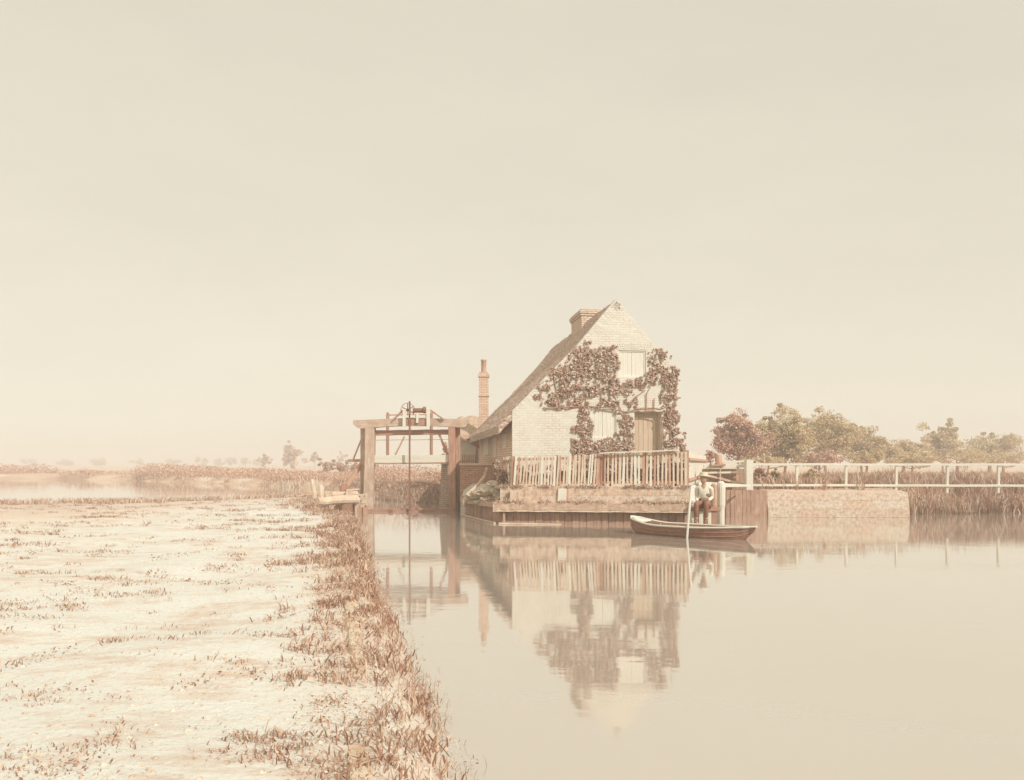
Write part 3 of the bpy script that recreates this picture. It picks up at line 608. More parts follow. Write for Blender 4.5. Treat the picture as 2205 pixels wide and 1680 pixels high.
mb = MB(); mb.tube([qc(-.02, .03, .10), qc(.5, .02, .12), qc(1.0, .015, .14)], [.035, .04, .04], 8); mb.tube([ql(0.0, .012, .16), ql(.15, .01, .15), ql(.33, .004, .14)], [.035, .03, .02], 8)
mb.build("waterline_spar", M['pale_h'], qy)
# broken masonry on the quay's sloping corner
for k, (u, v, r) in enumerate(((1022, 1068, .20), (1040, 1062, .24), (1056, 1056, .22), (1068, 1060, .18), (1012, 1076, .15), (1078, 1072, .16), (1050, 1076, .20), (1030, 1080, .16), (1062, 1042, .2), (1078, 1050, .15))):
    p = P(u, v, 22.9 - (u - 1000) * .012); mb = MB(); bm = bmesh.new(); bmesh.ops.create_icosphere(bm, subdivisions=2, radius=r)
    for vv in bm.verts:
        q = vv.co.copy(); vv.co = Vector((q.x * 1.35, q.y * 1.1, q.z * .5)) * (1 + .55 * noise.noise(q * 7 + Vector((k * 7, 0, 0))))
    mb.add([p + vv.co for vv in bm.verts], [tuple(x.index for x in ff.verts) for ff in bm.faces]); bm.free()
    o = mb.build("boulder", M['earth'], origin=p); tag(o, "lump of broken masonry in the heap at the quay's sloping left corner", "rubble", "broken masonry on the quay corner")
mb = MB(); mb.tube([P(1048, 1008, 24.0), P(1043, 1026, 23.9), P(1031, 1042, 23.8), P(1004, 1068, 23.6), P(1000, 1074, 23.6), P(999, 1092, 23.6)], [.05, .05, .055, .055, .055, .05], 8)
tag(mb.build("bent_rail", M['pale_h'], origin=P(999, 1092, 23.6)), "bent pale pole running down the rubble slope to the quay's timber ledge", "rail")

# fences along the quay
def pickets(fn, n, rails, post_at=(), group=None, wv=(.042, .068), mats=('pale_v', 'white_v', 'pale_v', 'pale_v', 'mid_v'), lean=.02, bow=0.0):
    for k in range(n):
        p, top = fn((k + .5) / n + random.uniform(-.12, .12) / n); w_ = random.uniform(*wv); ln = random.gauss(bow, lean)
        q = Vector(top) + Vector((ln, random.uniform(-.01, .01), random.gauss(0, .018))); p = Vector(p) + Vector((0, 0, random.gauss(0, .02)))
        MB().beam(p, q, w_, .022, up=(0, 1, 0) if abs((fn(1)[0] - fn(0)[0]).normalized().x) > .5 else (1, 0, 0), j=.003, n=2, ch=.05).build("picket", M[random.choice(mats)], cur)
    for fr0, off in rails:
        a0, b0 = fn(0); a1, b1 = fn(1); nrm = Vector((0, .035, 0))
        MB().beam(a0.lerp(b0, fr0) + nrm, a1.lerp(b1, fr0) + nrm, .035, .075, j=.006, n=6).build("rail", M['mid_h'], cur)
    for t_ in post_at:
        a0, b0 = fn(t_); MB().beam(a0 + Vector((0, .08, -.1)), b0 + Vector((0, .08, .02)), .1, .1, j=.004, n=2).build("post", M['dark_v'], cur)
D1, D2 = 21.22, 21.0
cur = thing("picket_fence", "lower picket fence with leaning pale pickets along the left half of the quay", "fence", P(1197, 1047, D1), "picket fences round the quay yard")
pickets(lambda t_: (P(lerp(1103, 1289, t_), 1046.5, lerp(D1, D1 - .1, t_)), P(lerp(1105, 1290, t_), lerp(984, 978, t_), lerp(D1, D1 - .1, t_))), 28, ((.10, 0), (.9, 0)), (0, .5, 1), lean=.022, bow=.03)
cur = thing("picket_fence", "taller picket fence with a thin top rail along the right half of the quay", "fence", P(1388, 1047, D2), "picket fences round the quay yard")
pickets(lambda t_: (P(lerp(1297, 1480, t_), 1046, lerp(D1 - .1, D2 - .1, t_)), P(lerp(1298, 1480, t_), lerp(976.5, 971, t_), lerp(D1 - .1, D2 - .1, t_))), 22, ((.10, 0), (.88, 0)), (0, .5, 1), lean=.012, wv=(.048, .078))
MB().beam(P(1291, 976, D1 - .2), P(1460, 969.5, D2 - .15), .06, .035, j=.003, n=5).build("top_rail", M['white_h'], cur)
cur = thing("picket_fence", "narrow run of close pickets turning back from the quay corner to the cottage wall", "fence", (-.1, 21.8, 1.0), "picket fences round the quay yard")
pickets(lambda t_: (Vector((lerp(-.02, -.24, t_), lerp(21.3, 22.5, t_), 1.0)), Vector((lerp(-.02, -.24, t_), lerp(21.3, 22.5, t_), lerp(1.92, 1.90, t_)))), 11, ((.12, 0), (.88, 0)), (1,))
cur = thing("board_fence", "close boarded pale fence running back from the right end of the quay", "fence", (6.5, 26, 1.0))
for k in range(30):
    t_ = (k + .5) / 30; b0 = Vector((lerp(5.0, 8.3, t_), lerp(21.0, 31.4, t_), 1.06)); MB().beam(b0, b0 + Vector((0, 0, random.uniform(.98, 1.02))), .345, .022, up=(-.95, .3, 0), j=.002, n=1, ch=.05).build("board", M['white_v'], cur)
for z in (1.25, 1.85): MB().beam((5.06, 20.98, z), (8.36, 31.38, z), .05, .08).build("rail", M['mid_h'], cur)

# ------------------------------------------------------------------ sluice gate
GD = 26.5
def gb(mb, u0, u1, v0, v1, D, dep, **k): # upright slab given by its pixel rectangle
    a = P((u0 + u1) / 2, v1, D); b_ = P((u0 + u1) / 2, v0, D); return mb.beam(a, b_, (u1 - u0) * D / F, dep, **k)
sg = thing("sluice_gate", "wooden sluice gate frame with an arched head beam and hand winding gear over the channel", "sluice gate", P(882, 1101, GD))
mb = MB(); mb.beam(P(793, 1135, GD), P(797.5, 919, GD), .34, .34, j=.010, n=10, ch=.12); mb.build("post", M['gate_v'], sg)
mb = MB(); gb(mb, 777, 788, 921, 1075, 26.9, .22, j=.008, n=6); mb.build("post", M['gate_v'], sg)
mb = MB(); mb.beam(P(975, 1140, GD), P(973.5, 917, GD), .25, .34, j=.008, n=10); mb.build("post", M['dark_v'], sg)
mb = MB(); gb(mb, 981, 991, 919, 1075, 26.9, .22, j=.006, n=6); mb.build("post", M['mid_v'], sg)
top = [(760, 905), (790, 904), (830, 902), (880, 900), (930, 901), (975, 902), (1007, 903), (1007, 913), (1003, 919), (996, 921), (975, 919.5), (930, 917), (882, 916.5), (840, 918), (800, 921), (776, 923), (766, 920), (760, 913)]
MB().prism([P(u, v, 26.32) for u, v in top], (0, .36, 0)).build("head_beam", M['gate_h'], sg)
mb = MB(); mb.beam(P(806, 932.5, 26.62), P(968, 930.5, 26.62), .12, .185, j=.008, n=10); mb.build("cross_beam", M['dark_h'], sg)
mb = MB(); mb.beam(P(806, 984.6, 26.5), P(968, 983.4, 26.5), .07, .135, n=3, j=.002); mb.beam(P(806, 993, 26.5), P(968, 991.6, 26.5), .07, .135, n=3, j=.002); mb.build("gate_board", M['white_h'], sg)
mb = MB(); mb.beam(P(806, 998.6, 26.5), P(968, 997.0, 26.5), .11, .05, n=3, j=.002); mb.build("gate_edge", M['dark_h'], sg)
mb = MB(); mb.beam(P(792, 1102, 26.4), P(978, 1099.5, 26.4), .2, .17, n=10, j=.008)
for u in (842, 905): mb.beam(P(u - 4, 1097, 26.29), P(u + 4, 1097, 26.29), .05, .09)
mb.build("sill_beam", M['dark_h'], sg)
mb = MB(); mb.tube([P(866, 1097, 26.28), P(873, 1088, 26.28), P(882, 1086, 26.28), P(890, 1088, 26.28), P(898, 1097, 26.28)], .014, 6); mb.build("strap", M['iron'], sg)
mb = MB(); gb(mb, 880.3, 883.7, 864, 1100, 26.2, .06, n=4)
for k in range(34): v = 872 + k * 2.3; mb.beam(P(883.6, v, 26.2), P(884.6, v, 26.2), .05, .018)
mb.build("rack", M['iron'], sg)
gear = MB(); gb(gear, 873, 925, 903, 918, 26.26, .10).build("gear_housing", M['dark_h'], sg)
for u0, u1, v0, v1 in ((867, 873.5, 881, 918.5), (896, 901, 889, 911), (918.5, 926, 881.5, 918.5)):
    mb = MB(); gb(mb, u0, u1, v0, v1, 26.16, .07, j=.002, n=2); mb.build("gear_upright", M['white_v'], sg)
mb = MB(); mb.beam(P(871, 897, 26.2), P(922, 897, 26.2), .06, .085); mb.build("gear_rail", M['white_h'], sg)
mb = MB(); mb.beam(P(871, 880, 26.25), P(846, 905, 26.25), .07, .06); mb.build("gear_strut", M['dark_h'], sg)
mb = MB(); mb.beam(P(926, 883, 26.25), P(956, 904, 26.25), .07, .06); mb.build("gear_strut", M['dark_h'], sg)
mb = MB(); c = P(878, 883, 26.33); rr = .248
mb.tube([c + Vector((math.cos(k * math.pi / 14) * rr, 0, math.sin(k * math.pi / 14) * rr)) for k in range(29)], .010, 6)
for k in range(6): a = k * math.pi / 3 + .55; mb.tube([c, c + Vector((math.cos(a) * rr, 0, math.sin(a) * rr))], .016, 6)
mb.tube([c - Vector((0, .08, 0)), c + Vector((0, .08, 0))], .05, 10); mb.build("hand_wheel", M['iron'], sg)
mb = MB(); mb.tube([P(889, 884, 26.3), P(910, 884, 26.3)], .085, 12); mb.tube([P(911, 883, 26.3), P(917, 883, 26.3)], .12, 12); mb.build("drum", M['iron'], sg)
mb = MB(); mb.beam(P(946, 936, 26.7), P(963, 979, 26.7), .13, .07, j=.003, n=3); mb.build("brace", M['mid_v'], sg)
mb = MB(); mb.beam(P(733, 1064, 26.3), P(780, 997, 26.9), .15, .13, j=.005, n=4); mb.build("brace", M['mid_v'], sg)
fb = thing("footbridge", "narrow footbridge with tall dark rail posts crossing behind the sluice gate", "footbridge", P(882, 996, 28.2))
mb = MB(); mb.beam(P(752, 992, 28.3), P(990, 989, 28.3), .55, .10, j=.004, n=6); mb.build("deck", M['pale_h'], fb)
for u in (834.8, 928.8):
    mb = MB(); mb.tube([P(u, 992, 28.1), P(u, 905, 28.1), P(u + .3, 891, 28.1), P(u + .3, 888, 28.1)], [.06, .06, .06, .035], 8); mb.build("post", M['dark_v'], fb)
mb = MB(); mb.beam(P(851, 980, 28.15), P(871, 940, 28.15), .08, .05); mb.build("brace", M['mid_v'], fb)
mb = MB(); mb.beam(P(797, 948, 28.2), P(990, 946.5, 28.2), .03, .022); mb.build("rail", M['mid_h'], fb)
mb = MB(); mb.beam(P(835, 894, 28.15), P(928, 893, 28.15), .03, .05); mb.build("rail", M['mid_h'], fb)
mb = MB(); mb.beam(P(758, 992, 27.0), P(782, 991.5, 27.0), .14, .10, j=.006, n=2); mb.beam(P(761, 989, 27.0), P(779, 944, 27.0), .06, .05); mb.build("bracket", M['mid_h'], fb)
ab = thing("abutment", "pale brick abutment standing in the channel behind the right sluice post", "abutment", P(970, 1101, 27.2))
xa, xb = P(951, 1000, 27.1).x, P(1000, 1000, 27.1).x
MB().hexa([(xa - .12, 27.0, -.5), (xb - .24, 27.0, -.5), (xb - .24, 28.3, -.5), (xa - .12, 28.3, -.5), (xa, 27.0, 1.69), (xb - .24, 27.0, 1.69), (xb - .24, 28.3, 1.69), (xa, 28.3, 1.69)]).build("brickwork", M['pier_brick'], ab, boxuv=Matrix())
MB().box((xa - .03, 26.96, 1.69), (xb - .26, 28.34, 1.74), .006).build("coping", M['kerb'], ab)

# ------------------------------------------------------------------ landing stage on the near bank
ls = thing("landing_stage", "rough landing stage of bleached logs and planks at the left foot of the sluice", "landing stage", (-5.1, 23.4, 0))
for a, b_, r in ((P(683, 1080, 22.4), P(770, 1076, 23.6), .125), (P(704, 1066, 23.6), P(768, 1063.5, 24.6), .10), (P(716, 1071, 23.0), P(768, 1070, 24.0), .06)):
    mb = MB(); n = 9; mb.tube([a.lerp(b_, k / n) + Vector((0, 0, random.uniform(-.012, .012))) for k in range(n + 1)], [r * random.uniform(.93, 1.07) for _ in range(n + 1)], 9); mb.build("log", M['pale_h'], ls)
for k, (v0, v1) in enumerate(((1064, 1074.5), (1075, 1085), (1085.5, 1094.5))):
    mb = MB(); v = (v0 + v1) / 2; mb.beam(P(767.5, v + .5, 24.4), P(791, v - .7, 24.4), .05, (v1 - v0) * 24.4 / F, j=.003, n=2); mb.build("plank", M['pale_h'], ls)
mb = MB()
for u, v in ((775, 1069), (785, 1068), (778, 1079), (775, 1090), (787, 1088.5), (788.5, 1090)): p = P(u, v, 24.36); mb.tube([p, p - Vector((0, .012, 0))], .022, 6)
mb.build("nail", M['iron'], ls)
for u, w_, v0, v1, D, mt in ((715.5, 6, 1088, 1126, 22.9, 'pale_v'), (775, 9, 1092, 1130, 24.3, 'mid_v'), (786, 9, 1092, 1130, 24.3, 'mid_v'), (767, 4, 1083, 1130, 23.7, 'pale_v')):
    mb = MB(); gb(mb, u - w_ / 2, u + w_ / 2, v0, v1, D, .14, j=.005, n=3); mb.build("pile", M[mt], ls)
for u, v0, v1, D in ((708, 1057, 1073, 23.4), (752, 1058, 1071, 24.0)):
    mb = MB(); gb(mb, u - 6.5, u + 6.5, v0, v1, D, .18, j=.008, n=2); mb.build("block", M['pale_v'], ls)
mb = MB(); mb.box((-5.9, 24.55, -.5), (-5.0, 24.68, .5), .01); mb.build("backing_boards", M['dark_v'], ls)
mb = MB(); mb.beam(P(745, 1056, 26), P(772, 1053.5, 26.2), .2, .05, j=.004); mb.build("plank", M['pale_h'], ls)
for (ua, va, ub, vb, D, r, mt, lb) in ((677, 1066, 671.5, 1032, 26.5, .085, 'pale_v', "pale leaning stake in the bank left of the landing stage"), (693, 1078, 690.5, 1044, 24.5, .10, 'pale_v', "pale upright stake with worn top at the end of the long log"),
                                       (737, 1066, 742.5, 1039, 26.2, .11, 'dark_v', "short dark stake leaning beside the sluice brace")):
    mb = MB(); a, b_ = P(ua, va, D), P(ub, vb, D); mb.tube([a - Vector((0, 0, .2)), a, a.lerp(b_, .5), a.lerp(b_, .93), b_], [r, r, r * 1.05, r * .9, r * .45], 8)
    tag(mb.build("stake", M[mt], origin=a), lb, "stake", "stakes on the near bank")
mb = MB(); a, b_ = P(638, 1069, 29.3), P(760, 1056.5, 30.3); mb.tube([a.lerp(b_, k / 6) for k in range(7)], [.045, .06, .07, .07, .075, .08, .08], 8)
tag(mb.build("log", M['mid_h'], origin=a), "long slim log lying along the far edge of the towpath", "log")
# stone kerb on the brow of the bank
kb = MB()
kp = [(-6.1, 24.2), (-5.15, 20.6), (-4.3, 17.2), (-3.35, 13.6), (-2.45, 10.3), (-1.85, 8.1), (-1.4, 6.4), (-.95, 4.6), (-.55, 2.6)]
for (xa, ya), (xb, yb) in zip(kp, kp[1:]):
    L_ = math.hypot(xb - xa, yb - ya); n = max(2, int(L_ / .8))
    for k in range(n):
        if random.random() < .4: continue
        a = Vector((lerp(xa, xb, (k + .04) / n), lerp(ya, yb, (k + .04) / n), 0)); b_ = Vector((lerp(xa, xb, (k + .96) / n), lerp(ya, yb, (k + .96) / n), 0))
        a.z = gz(a.x, a.y) - .035 + random.uniform(-.012, .012); b_.z = gz(b_.x, b_.y) - .035 + random.uniform(-.012, .012); kb.beam(a, b_, .11, .10, j=.012, n=6, ch=.4)
structure(kb.build("path_kerb", M['kerb']))

# ------------------------------------------------------------------ boat, pole, mooring timbers
bt = thing("punt", "dark hulled rowing punt with pale gunwales moored in front of the seated man", "boat", (4.2, 17.4, 0))
BA, BB = Vector((2.98, 18.35, 0)), Vector((5.40, 16.42, 0)); ax = (BB - BA).normalized(); sdv = Vector((-ax.y, ax.x, 0)); BL = (BB - BA).length
def bpt(q, side, lev, ins=0.0):
    q_ = min(max(q, 0), 1); hw = .47 * (math.sin(math.pi * min(1, .06 + q_ * .97)) ** .62 if q_ < .97 else math.sin(math.pi * .999) ** .62 + .02); hw = max(hw - ins, .01)
    if q < .04: hw *= q / .04
    gun = .235 + .30 * max(0, .28 - q_) ** 1.6 * 4.0 + .10 * max(0, q_ - .6) ** 1.5 * 2.2
    bot = -.10 + .42 * max(0, .12 - q_) / .12 * .6 + .36 * max(0, q_ - .90) / .10 * .75
    z = lerp(bot + ins, gun, lev); fl = .62 + .38 * lev ** .6
    xx = q * BL + (0.07 * (lev) if q > .9 else 0)
    p = BA + ax * xx + sdv * side * hw * fl; p.z = z; return p
mb = MB(); NQ, NL = 30, 5; vs = []
for i in range(NQ + 1):
    q = i / NQ; row = [bpt(q, -1, 1 - k / NL) for k in range(NL + 1)] + [bpt(q, 1, k / NL) for k in range(NL + 1)]
    vs += row
W_ = 2 * NL + 2; fs = [(i * W_ + k, i * W_ + k + 1, i * W_ + W_ + k + 1, i * W_ + W_ + k) for i in range(NQ) for k in range(W_ - 1)]
vs2 = []
for i in range(NQ + 1):
    q = lerp(.02, .985, i / NQ); vs2 += [bpt(q, -1, 1 - k / NL, .025) for k in range(NL + 1)] + [bpt(q, 1, k / NL, .025) for k in range(NL + 1)]
off = len(vs); fs2 = [tuple(off + x for x in (i * W_ + k, i * W_ + W_ + k, i * W_ + W_ + k + 1, i * W_ + k + 1)) for i in range(NQ) for k in range(W_ - 1)]
MB().add(vs + vs2, fs + fs2 + [tuple(NQ * W_ + k for k in range(W_))]).build("hull", timber("tarred_hull", (0.26, 0.125, 0.082), (0.35, 0.185, 0.127), (0.46, 0.28, 0.20), (3, 3, 8), rough=.6, wear=.4), bt, smooth=True)
for s_ in (-1, 1):
    mb = MB(); mb.tube([bpt(i / 24, s_, 1.0) + Vector((0, 0, .012)) for i in range(25)], .026, 6); mb.build("gunwale", M['white_h'], bt)
for lv in (.45, .72):
    for s_ in (-1, 1):
        mb = MB(); mb.tube([bpt(i / 24, s_, lv) for i in range(25)], .009, 5); mb.build("strake", M['dark_h'], bt)
for q0, q1, ls_ in ((.0, .13, .97), (.42, .52, .72), (.66, .80, .80)):
    MB().hexa([bpt(q0, -1, ls_, .03), bpt(q1, -1, ls_, .03), bpt(q1, 1, ls_, .03), bpt(q0, 1, ls_, .03)] + [p + Vector((0, 0, .025)) for p in (bpt(q0, -1, ls_, .03), bpt(q1, -1, ls_, .03), bpt(q1, 1, ls_, .03), bpt(q0, 1, ls_, .03))]).build("thwart", M['white_h'], bt)
for q in (.2, .34, .58):
    mb = MB(); mb.tube([bpt(q, -1, .95, .03), bpt(q, -1, .4, .03), bpt(q, -1, .06, .03), bpt(q, 1, .06, .03), bpt(q, 1, .4, .03), bpt(q, 1, .95, .03)], .018, 6); mb.build("rib", M['mid_v'], bt)
mb = MB(); mb.beam(bpt(.45, -.4, .72) + Vector((0, 0, .03)), bpt(.86, -.1, .9) + Vector((0, 0, .03)), .09, .03); mb.build("oar", M['white_h']); 
o = bpy.data.objects["oar"]; tag(o, "pale wooden oar lying across the thwarts of the punt", "oar")
mb = MB(); mb.tube([P(1478.5, 1175, 16.85), P(1479.5, 1157, 16.85), P(1484, 1100, 16.95), P(1489, 1046, 17.1)], .027, 8)
tag(mb.build("quant_pole", M['white_v'], origin=P(1479.5, 1157, 16.85)), "tall white pole standing in the water against the punt's near side", "pole")
md = thing("staging", "timber staging on short pale piles that the man sits on", "staging", P(1516, 1142, 18.95))
SZ = P(1516, 1094, 18.9).z
mb = MB(); mb.beam(P(1484, 1096, 18.95), P(1548, 1096, 18.95), .34, .09, j=.004, n=4); mb.build("seat_beam", M['dark_h'], md)
for u, w_, mt in ((1490, 6, 'white_v'), (1498.5, 7.5, 'pale_v'), (1508.5, 9, 'white_v'), (1519, 5, 'mid_v'), (1527, 8, 'white_v'), (1537, 11, 'dark_v')):
    mb = MB(); gb(mb, u - w_ / 2, u + w_ / 2, 1098, 1160, 18.88, .11, j=.003, n=2); mb.build("pile", M[mt], md)
mb = MB(); mb.beam(P(1486, 1134, 18.72), P(1546, 1134, 18.72), .14, .07, j=.003, n=3); mb.build("foot_rail", M['mid_h'], md)
for u, w_, v0, D, mt, lb in ((1537, 15, 1041, 19.3, 'mid_v', "thick dark-faced mooring post right behind the seated man"), (1552.5, 19, 1036, 19.5, 'white_v', "broad bleached mooring post with rounded head right of the seated man")):
    r = w_ / 2 * D / F; a, b_ = P(u - .5, 1170, D), P(u, v0, D)
    mb = MB(); mb.tube([a, a.lerp(b_, .55), a.lerp(b_, .62), a.lerp(b_, .9), a.lerp(b_, .97), b_], [r * .82, r * .85, r * 1.0, r * 1.02, r * .85, r * .4], 12)
    tag(mb.build("mooring_post", M[mt], origin=(a.x, a.y, 0)), lb, "post", "mooring posts beside the man")

# ------------------------------------------------------------------ lock gate, wall, rails on the right
lg = thing("lock_gate", "white railed lock gate with a heavy balance beam at the right edge of the water", "lock gate", P(1565, 1105, 24.0))
mb = MB(); gb(mb, 1604.5, 1619.5, 990, 1125, 23.6, .24, j=.006, n=5); mb.build("heel_post", M['white_v'], lg)
for (ua, va, ub, vb, ht, mt) in ((1535, 996, 1606, 993.5, .07, 'white_h'), (1515, 1006, 1606, 1002.5, .12, 'white_h'), (1515, 1018.5, 1605, 1016.5, .065, 'white_h'), (1515, 1022, 1605, 1044, .07, 'pale_h')):
    mb = MB(); mb.beam(P(ua, va, 24.0), P(ub, vb, 23.9), .09, ht, j=.004, n=5); mb.build("rail", M[mt], lg)
a, b_, c, d = P(1505, 1037, 20.6), P(1505, 1051, 20.6), P(1616, 1047.5, 22.8), P(1616, 1044.5, 22.8)
MB().prism([a, b_, c, d], (.05, .26, 0)).build("balance_beam", M['white_h'], lg)
mb = MB()
for k in range(12):
    u = 1512 + k * 8.0; gb(mb, u, u + 7.6, 1010, 1125, 24.2 + random.uniform(0, .02), .05)
mb.build("gate_boards", M['wet_v'], lg)
mb = MB(); mb.beam(P(1560, 1078.5, 24.05), P(1608, 1076, 23.95), .1, .16, j=.005, n=4); mb.build("lower_rail", M['mid_h'], lg)
wr = thing("bank_wall", "dark boarded bank wall whose sunlit side is painted in as pale stone along the right-hand water's edge", "wall", (9.3, 23.4, 0))
x0, x1 = P(1564, 1000, 23.4).x, P(1652, 1000, 23.4).x
mb = MB()
for k in range(10): a = lerp(x0, x1, k / 10); mb.box((a + .003, 23.4 + random.uniform(-.012, .012), -.6), (a + (x1 - x0) / 10 - .003, 23.9, .88 + random.uniform(-.02, .02)))
mb.build("boarding", M['wet_v'], wr)
mb = MB(); vs = []; n = 9
for k in range(n + 1):
    x = x1 + .02 + k * .5; y0 = 23.4 - max(0, x - 12) * .055 - max(0, x - 20) * .09
    for z, o_ in ((-.6, -.05), (.25, .0), (.80 + .05 * noise.noise(Vector((k * .6, 0, 0))), .08 + .05 * noise.noise(Vector((k * .5, 3, 0)))), (.9, 1.2)): vs.append((x, y0 + o_, z))
fs = [(k * 4 + i, k * 4 + 4 + i, k * 4 + 5 + i, k * 4 + 1 + i) for k in range(n) for i in range(3)] + [(0, 1, 2, 3)]
mb.add(vs, fs).build("stonework", M['stone'], wr, boxuv=Matrix())  # pale stone colour stands in for the wall's sunlit side
pr = thing("rail_fence", "white post and rail fence along the right bank beyond the lock gate", "fence", P(1720, 1055, 24.6))
for va, ht in ((1000, .075), (1045, .075)):
    mb = MB(); mb.beam(P(1618, va, 24.2), P(2300, va + 1, 24.2), .05, ht, j=.006, n=14); mb.build("rail", M['white_h'], pr)
for u in (1716, 1822, 1930, 2040, 2150, 2260):
    mb = MB(); mb.beam(P(u - 1, 1062, 24.25), P(u, 999, 24.25), .075, .075, j=.004, n=2); mb.build("post", M['white_v'], pr)
sp = thing("capstan_post", "dark tapering stump of a capstan on a flat plate above the lock gate", "capstan", P(1548, 1003, 24.0))
mb = MB(); mb.tube([P(1549, 1002, 24.0), P(1547.5, 993, 24.0), P(1546.5, 981, 24.0), P(1546.5, 979, 24.0)], [.15, .125, .105, .09], 9); mb.build("stump", M['mid_v'], sp)
mb = MB(); mb.beam(P(1529, 1002, 23.9), P(1560, 1001, 23.9), .3, .05, j=.003); mb.build("plate", M['dark_h'], sp)
mb = MB(); mb.tube([P(1551, 1003, 23.86), P(1551, 1036, 23.86)], .018, 6); mb.build("rod", M['pale_v'], sp)

# ------------------------------------------------------------------ the seated man
def skinned(name, chains, mat, parent, sub=2, root=0):
    bm = bmesh.new(); sk = bm.verts.layers.skin.verify(); vm = {}; first = True
    def get(p, r):
        nonlocal first
        key = tuple(round(x, 4) for x in p)
        if key not in vm:
            v = bm.verts.new(p); v[sk].radius = (r, r) if not isinstance(r, tuple) else r
            if first: v[sk].use_root = True; first = False
            vm[key] = v
        return vm[key]
    Mi = MW[parent.name].inverted()
    for chn_ in chains:
        prev = None
        for p, r in chn_:
            v = get(Mi @ Vector(p), r)
            if prev is not None and v is not prev and not bm.edges.get((prev, v)): bm.edges.new((prev, v))
            prev = v
    me = bpy.data.meshes.new(name); bm.to_mesh(me); bm.free(); me.materials.append(mat)
    o = bpy.data.objects.new(name, me); COL.objects.link(o); o.parent = parent; MW[o.name] = MW[parent.name]
    s = o.modifiers.new("skin", 'SKIN'); s.use_smooth_shade = True
    ss = o.modifiers.new("smooth", 'SUBSURF'); ss.levels = sub; ss.render_levels = sub
    return o
pl = Vector(((1517 - CU) * 18.85 / F, 18.85, SZ + .115))
man = thing("person", "man in pale hat, white shirt and dark trousers sitting with a hand on his thigh", "person", (pl.x, pl.y, SZ))
fw = Vector((-.42, -.9, 0)).normalized(); rt = Vector((fw.y, -fw.x, 0)); UP = Vector((0, 0, 1))
def B(r_, f_, z_): return pl + rt * r_ + fw * f_ + UP * z_
hip = B(0, 0, 0); waist = B(0, .02, .17); chest = B(0, .06, .36); nb = B(0, .07, .47); nk = B(0, .085, .515)
hd = Vector((-.80, -.60, 0)).normalized()           # he looks to the left and a little down
h0 = nk + UP * .045 + hd * .015; h1 = h0 + UP * .075 + hd * .012; h2 = h0 + UP * .15
def arm(s, el, wr_):
    return [(chest + UP * .05, .07), (B(s * .12, .06, .425), .062), (B(s * .185, .055, .40), .052), (el, .038), (wr_, .026)]
elR, wrR = B(.195, .02, .16), B(.145, .23, .06); elL, wrL = B(-.185, -.02, .16), B(-.13, .21, .085)
kR, kL = B(.13, .42, .02), B(-.12, .40, .03); aR, aL = B(.14, .36, -.40), B(-.10, .33, -.40)
legs = lambda e: [[(hip, .10 + e), (B(.09, .05, -.01), .085 + e), (kR, .058 + e), (aR, .038 + e)], [(hip, .10 + e), (B(-.09, .05, -.01), .085 + e), (kL, .058 + e), (aL, .038 + e)]]
def fingers(wr_, dirv, sidev, dn):
    out_ = []; palm = wr_ + dirv * .06 + dn * .008
    out_.append([(wr_, .026), (palm, .032)])
    for k, (o_, L_) in enumerate(((-.030, .062), (-.010, .072), (.011, .068), (.030, .052))):
        b0 = palm + sidev * o_ + dirv * .02; b1 = b0 + dirv * L_ * .5 + dn * .006; b2 = b1 + dirv * L_ * .42 + dn * .022
        out_.append([(palm, .032), (b0, .010), (b1, .009), (b2, .0075)])
    th0 = wr_ + dirv * .03 - sidev * .03; out_.append([(palm, .032), (th0, .011), (th0 + dirv * .03 - sidev * .02 + dn * .008, .0095), (th0 + dirv * .055 - sidev * .018 + dn * .02, .008)])
    return out_
dR = (wrR - elR).normalized(); dL = (wrL - elL).normalized(); dn = Vector((0, 0, -1))
sR = dR.cross(dn).normalized(); sL = dL.cross(dn).normalized() * -1
side = Vector((hd.y, -hd.x, 0))
chains = [[(hip, .115), (waist, .105), (chest, .12), (nb, .07), (nk, .05), (h0, .062), (h1, .083), (h2, .072), (h2 + UP * .035, .045)]]
chains += [arm(1, elR, wrR), arm(-1, elL, wrL)] + legs(0)
chains += [[(aR, .038), (aR + fw * .05 - UP * .035, .036), (aR + fw * .17 - UP * .05, .03)], [(aL, .038), (aL + fw * .05 - UP * .035, .036), (aL + fw * .17 - UP * .05, .03)]]
chains += fingers(wrR, dR, sR, dn) + fingers(wrL, dL, sL, dn)
chains += [[(h1, .083), (h1 + hd * .088 - UP * .012, .014), (h1 + hd * .098 - UP * .022, .009)]]
chains += [[(h1, .083), (h1 + side * .083 - UP * .005, .015), (h1 + side * .094 + UP * .012, .010)], [(h1, .083), (h1 - side * .083 - UP * .005, .015), (h1 - side * .094 + UP * .012, .010)]]
skinned("body", chains, M['skin'], man)
skinned("shirt", [[(waist - UP * .05, .125), (waist, .135), (chest, .146), (B(0, .07, .455), .085)], [(chest, .134)] + [(p, r + .012) for p, r in arm(1, elR, wrR)[1:-1]] + [(elR.lerp(wrR, .9), .040)], [(chest, .134)] + [(p, r + .012) for p, r in arm(-1, elL, wrL)[1:-1]] + [(elL.lerp(wrL, .9), .040)]], M['shirt'], man)
tl = legs(.014); tl = [c_[:-1] + [(c_[-1][0] + UP * .05, .056)] for c_ in tl]
skinned("trousers", [[(waist - UP * .01, .124), (hip, .13)]] + tl, M['cloth'], man)
skinned("waistcoat", [[(waist - UP * .02 - fw * .004, .140), (B(-.04, .02, .26), .146), (B(-.06, .01, .35), .136)]], M['cloth'], man)
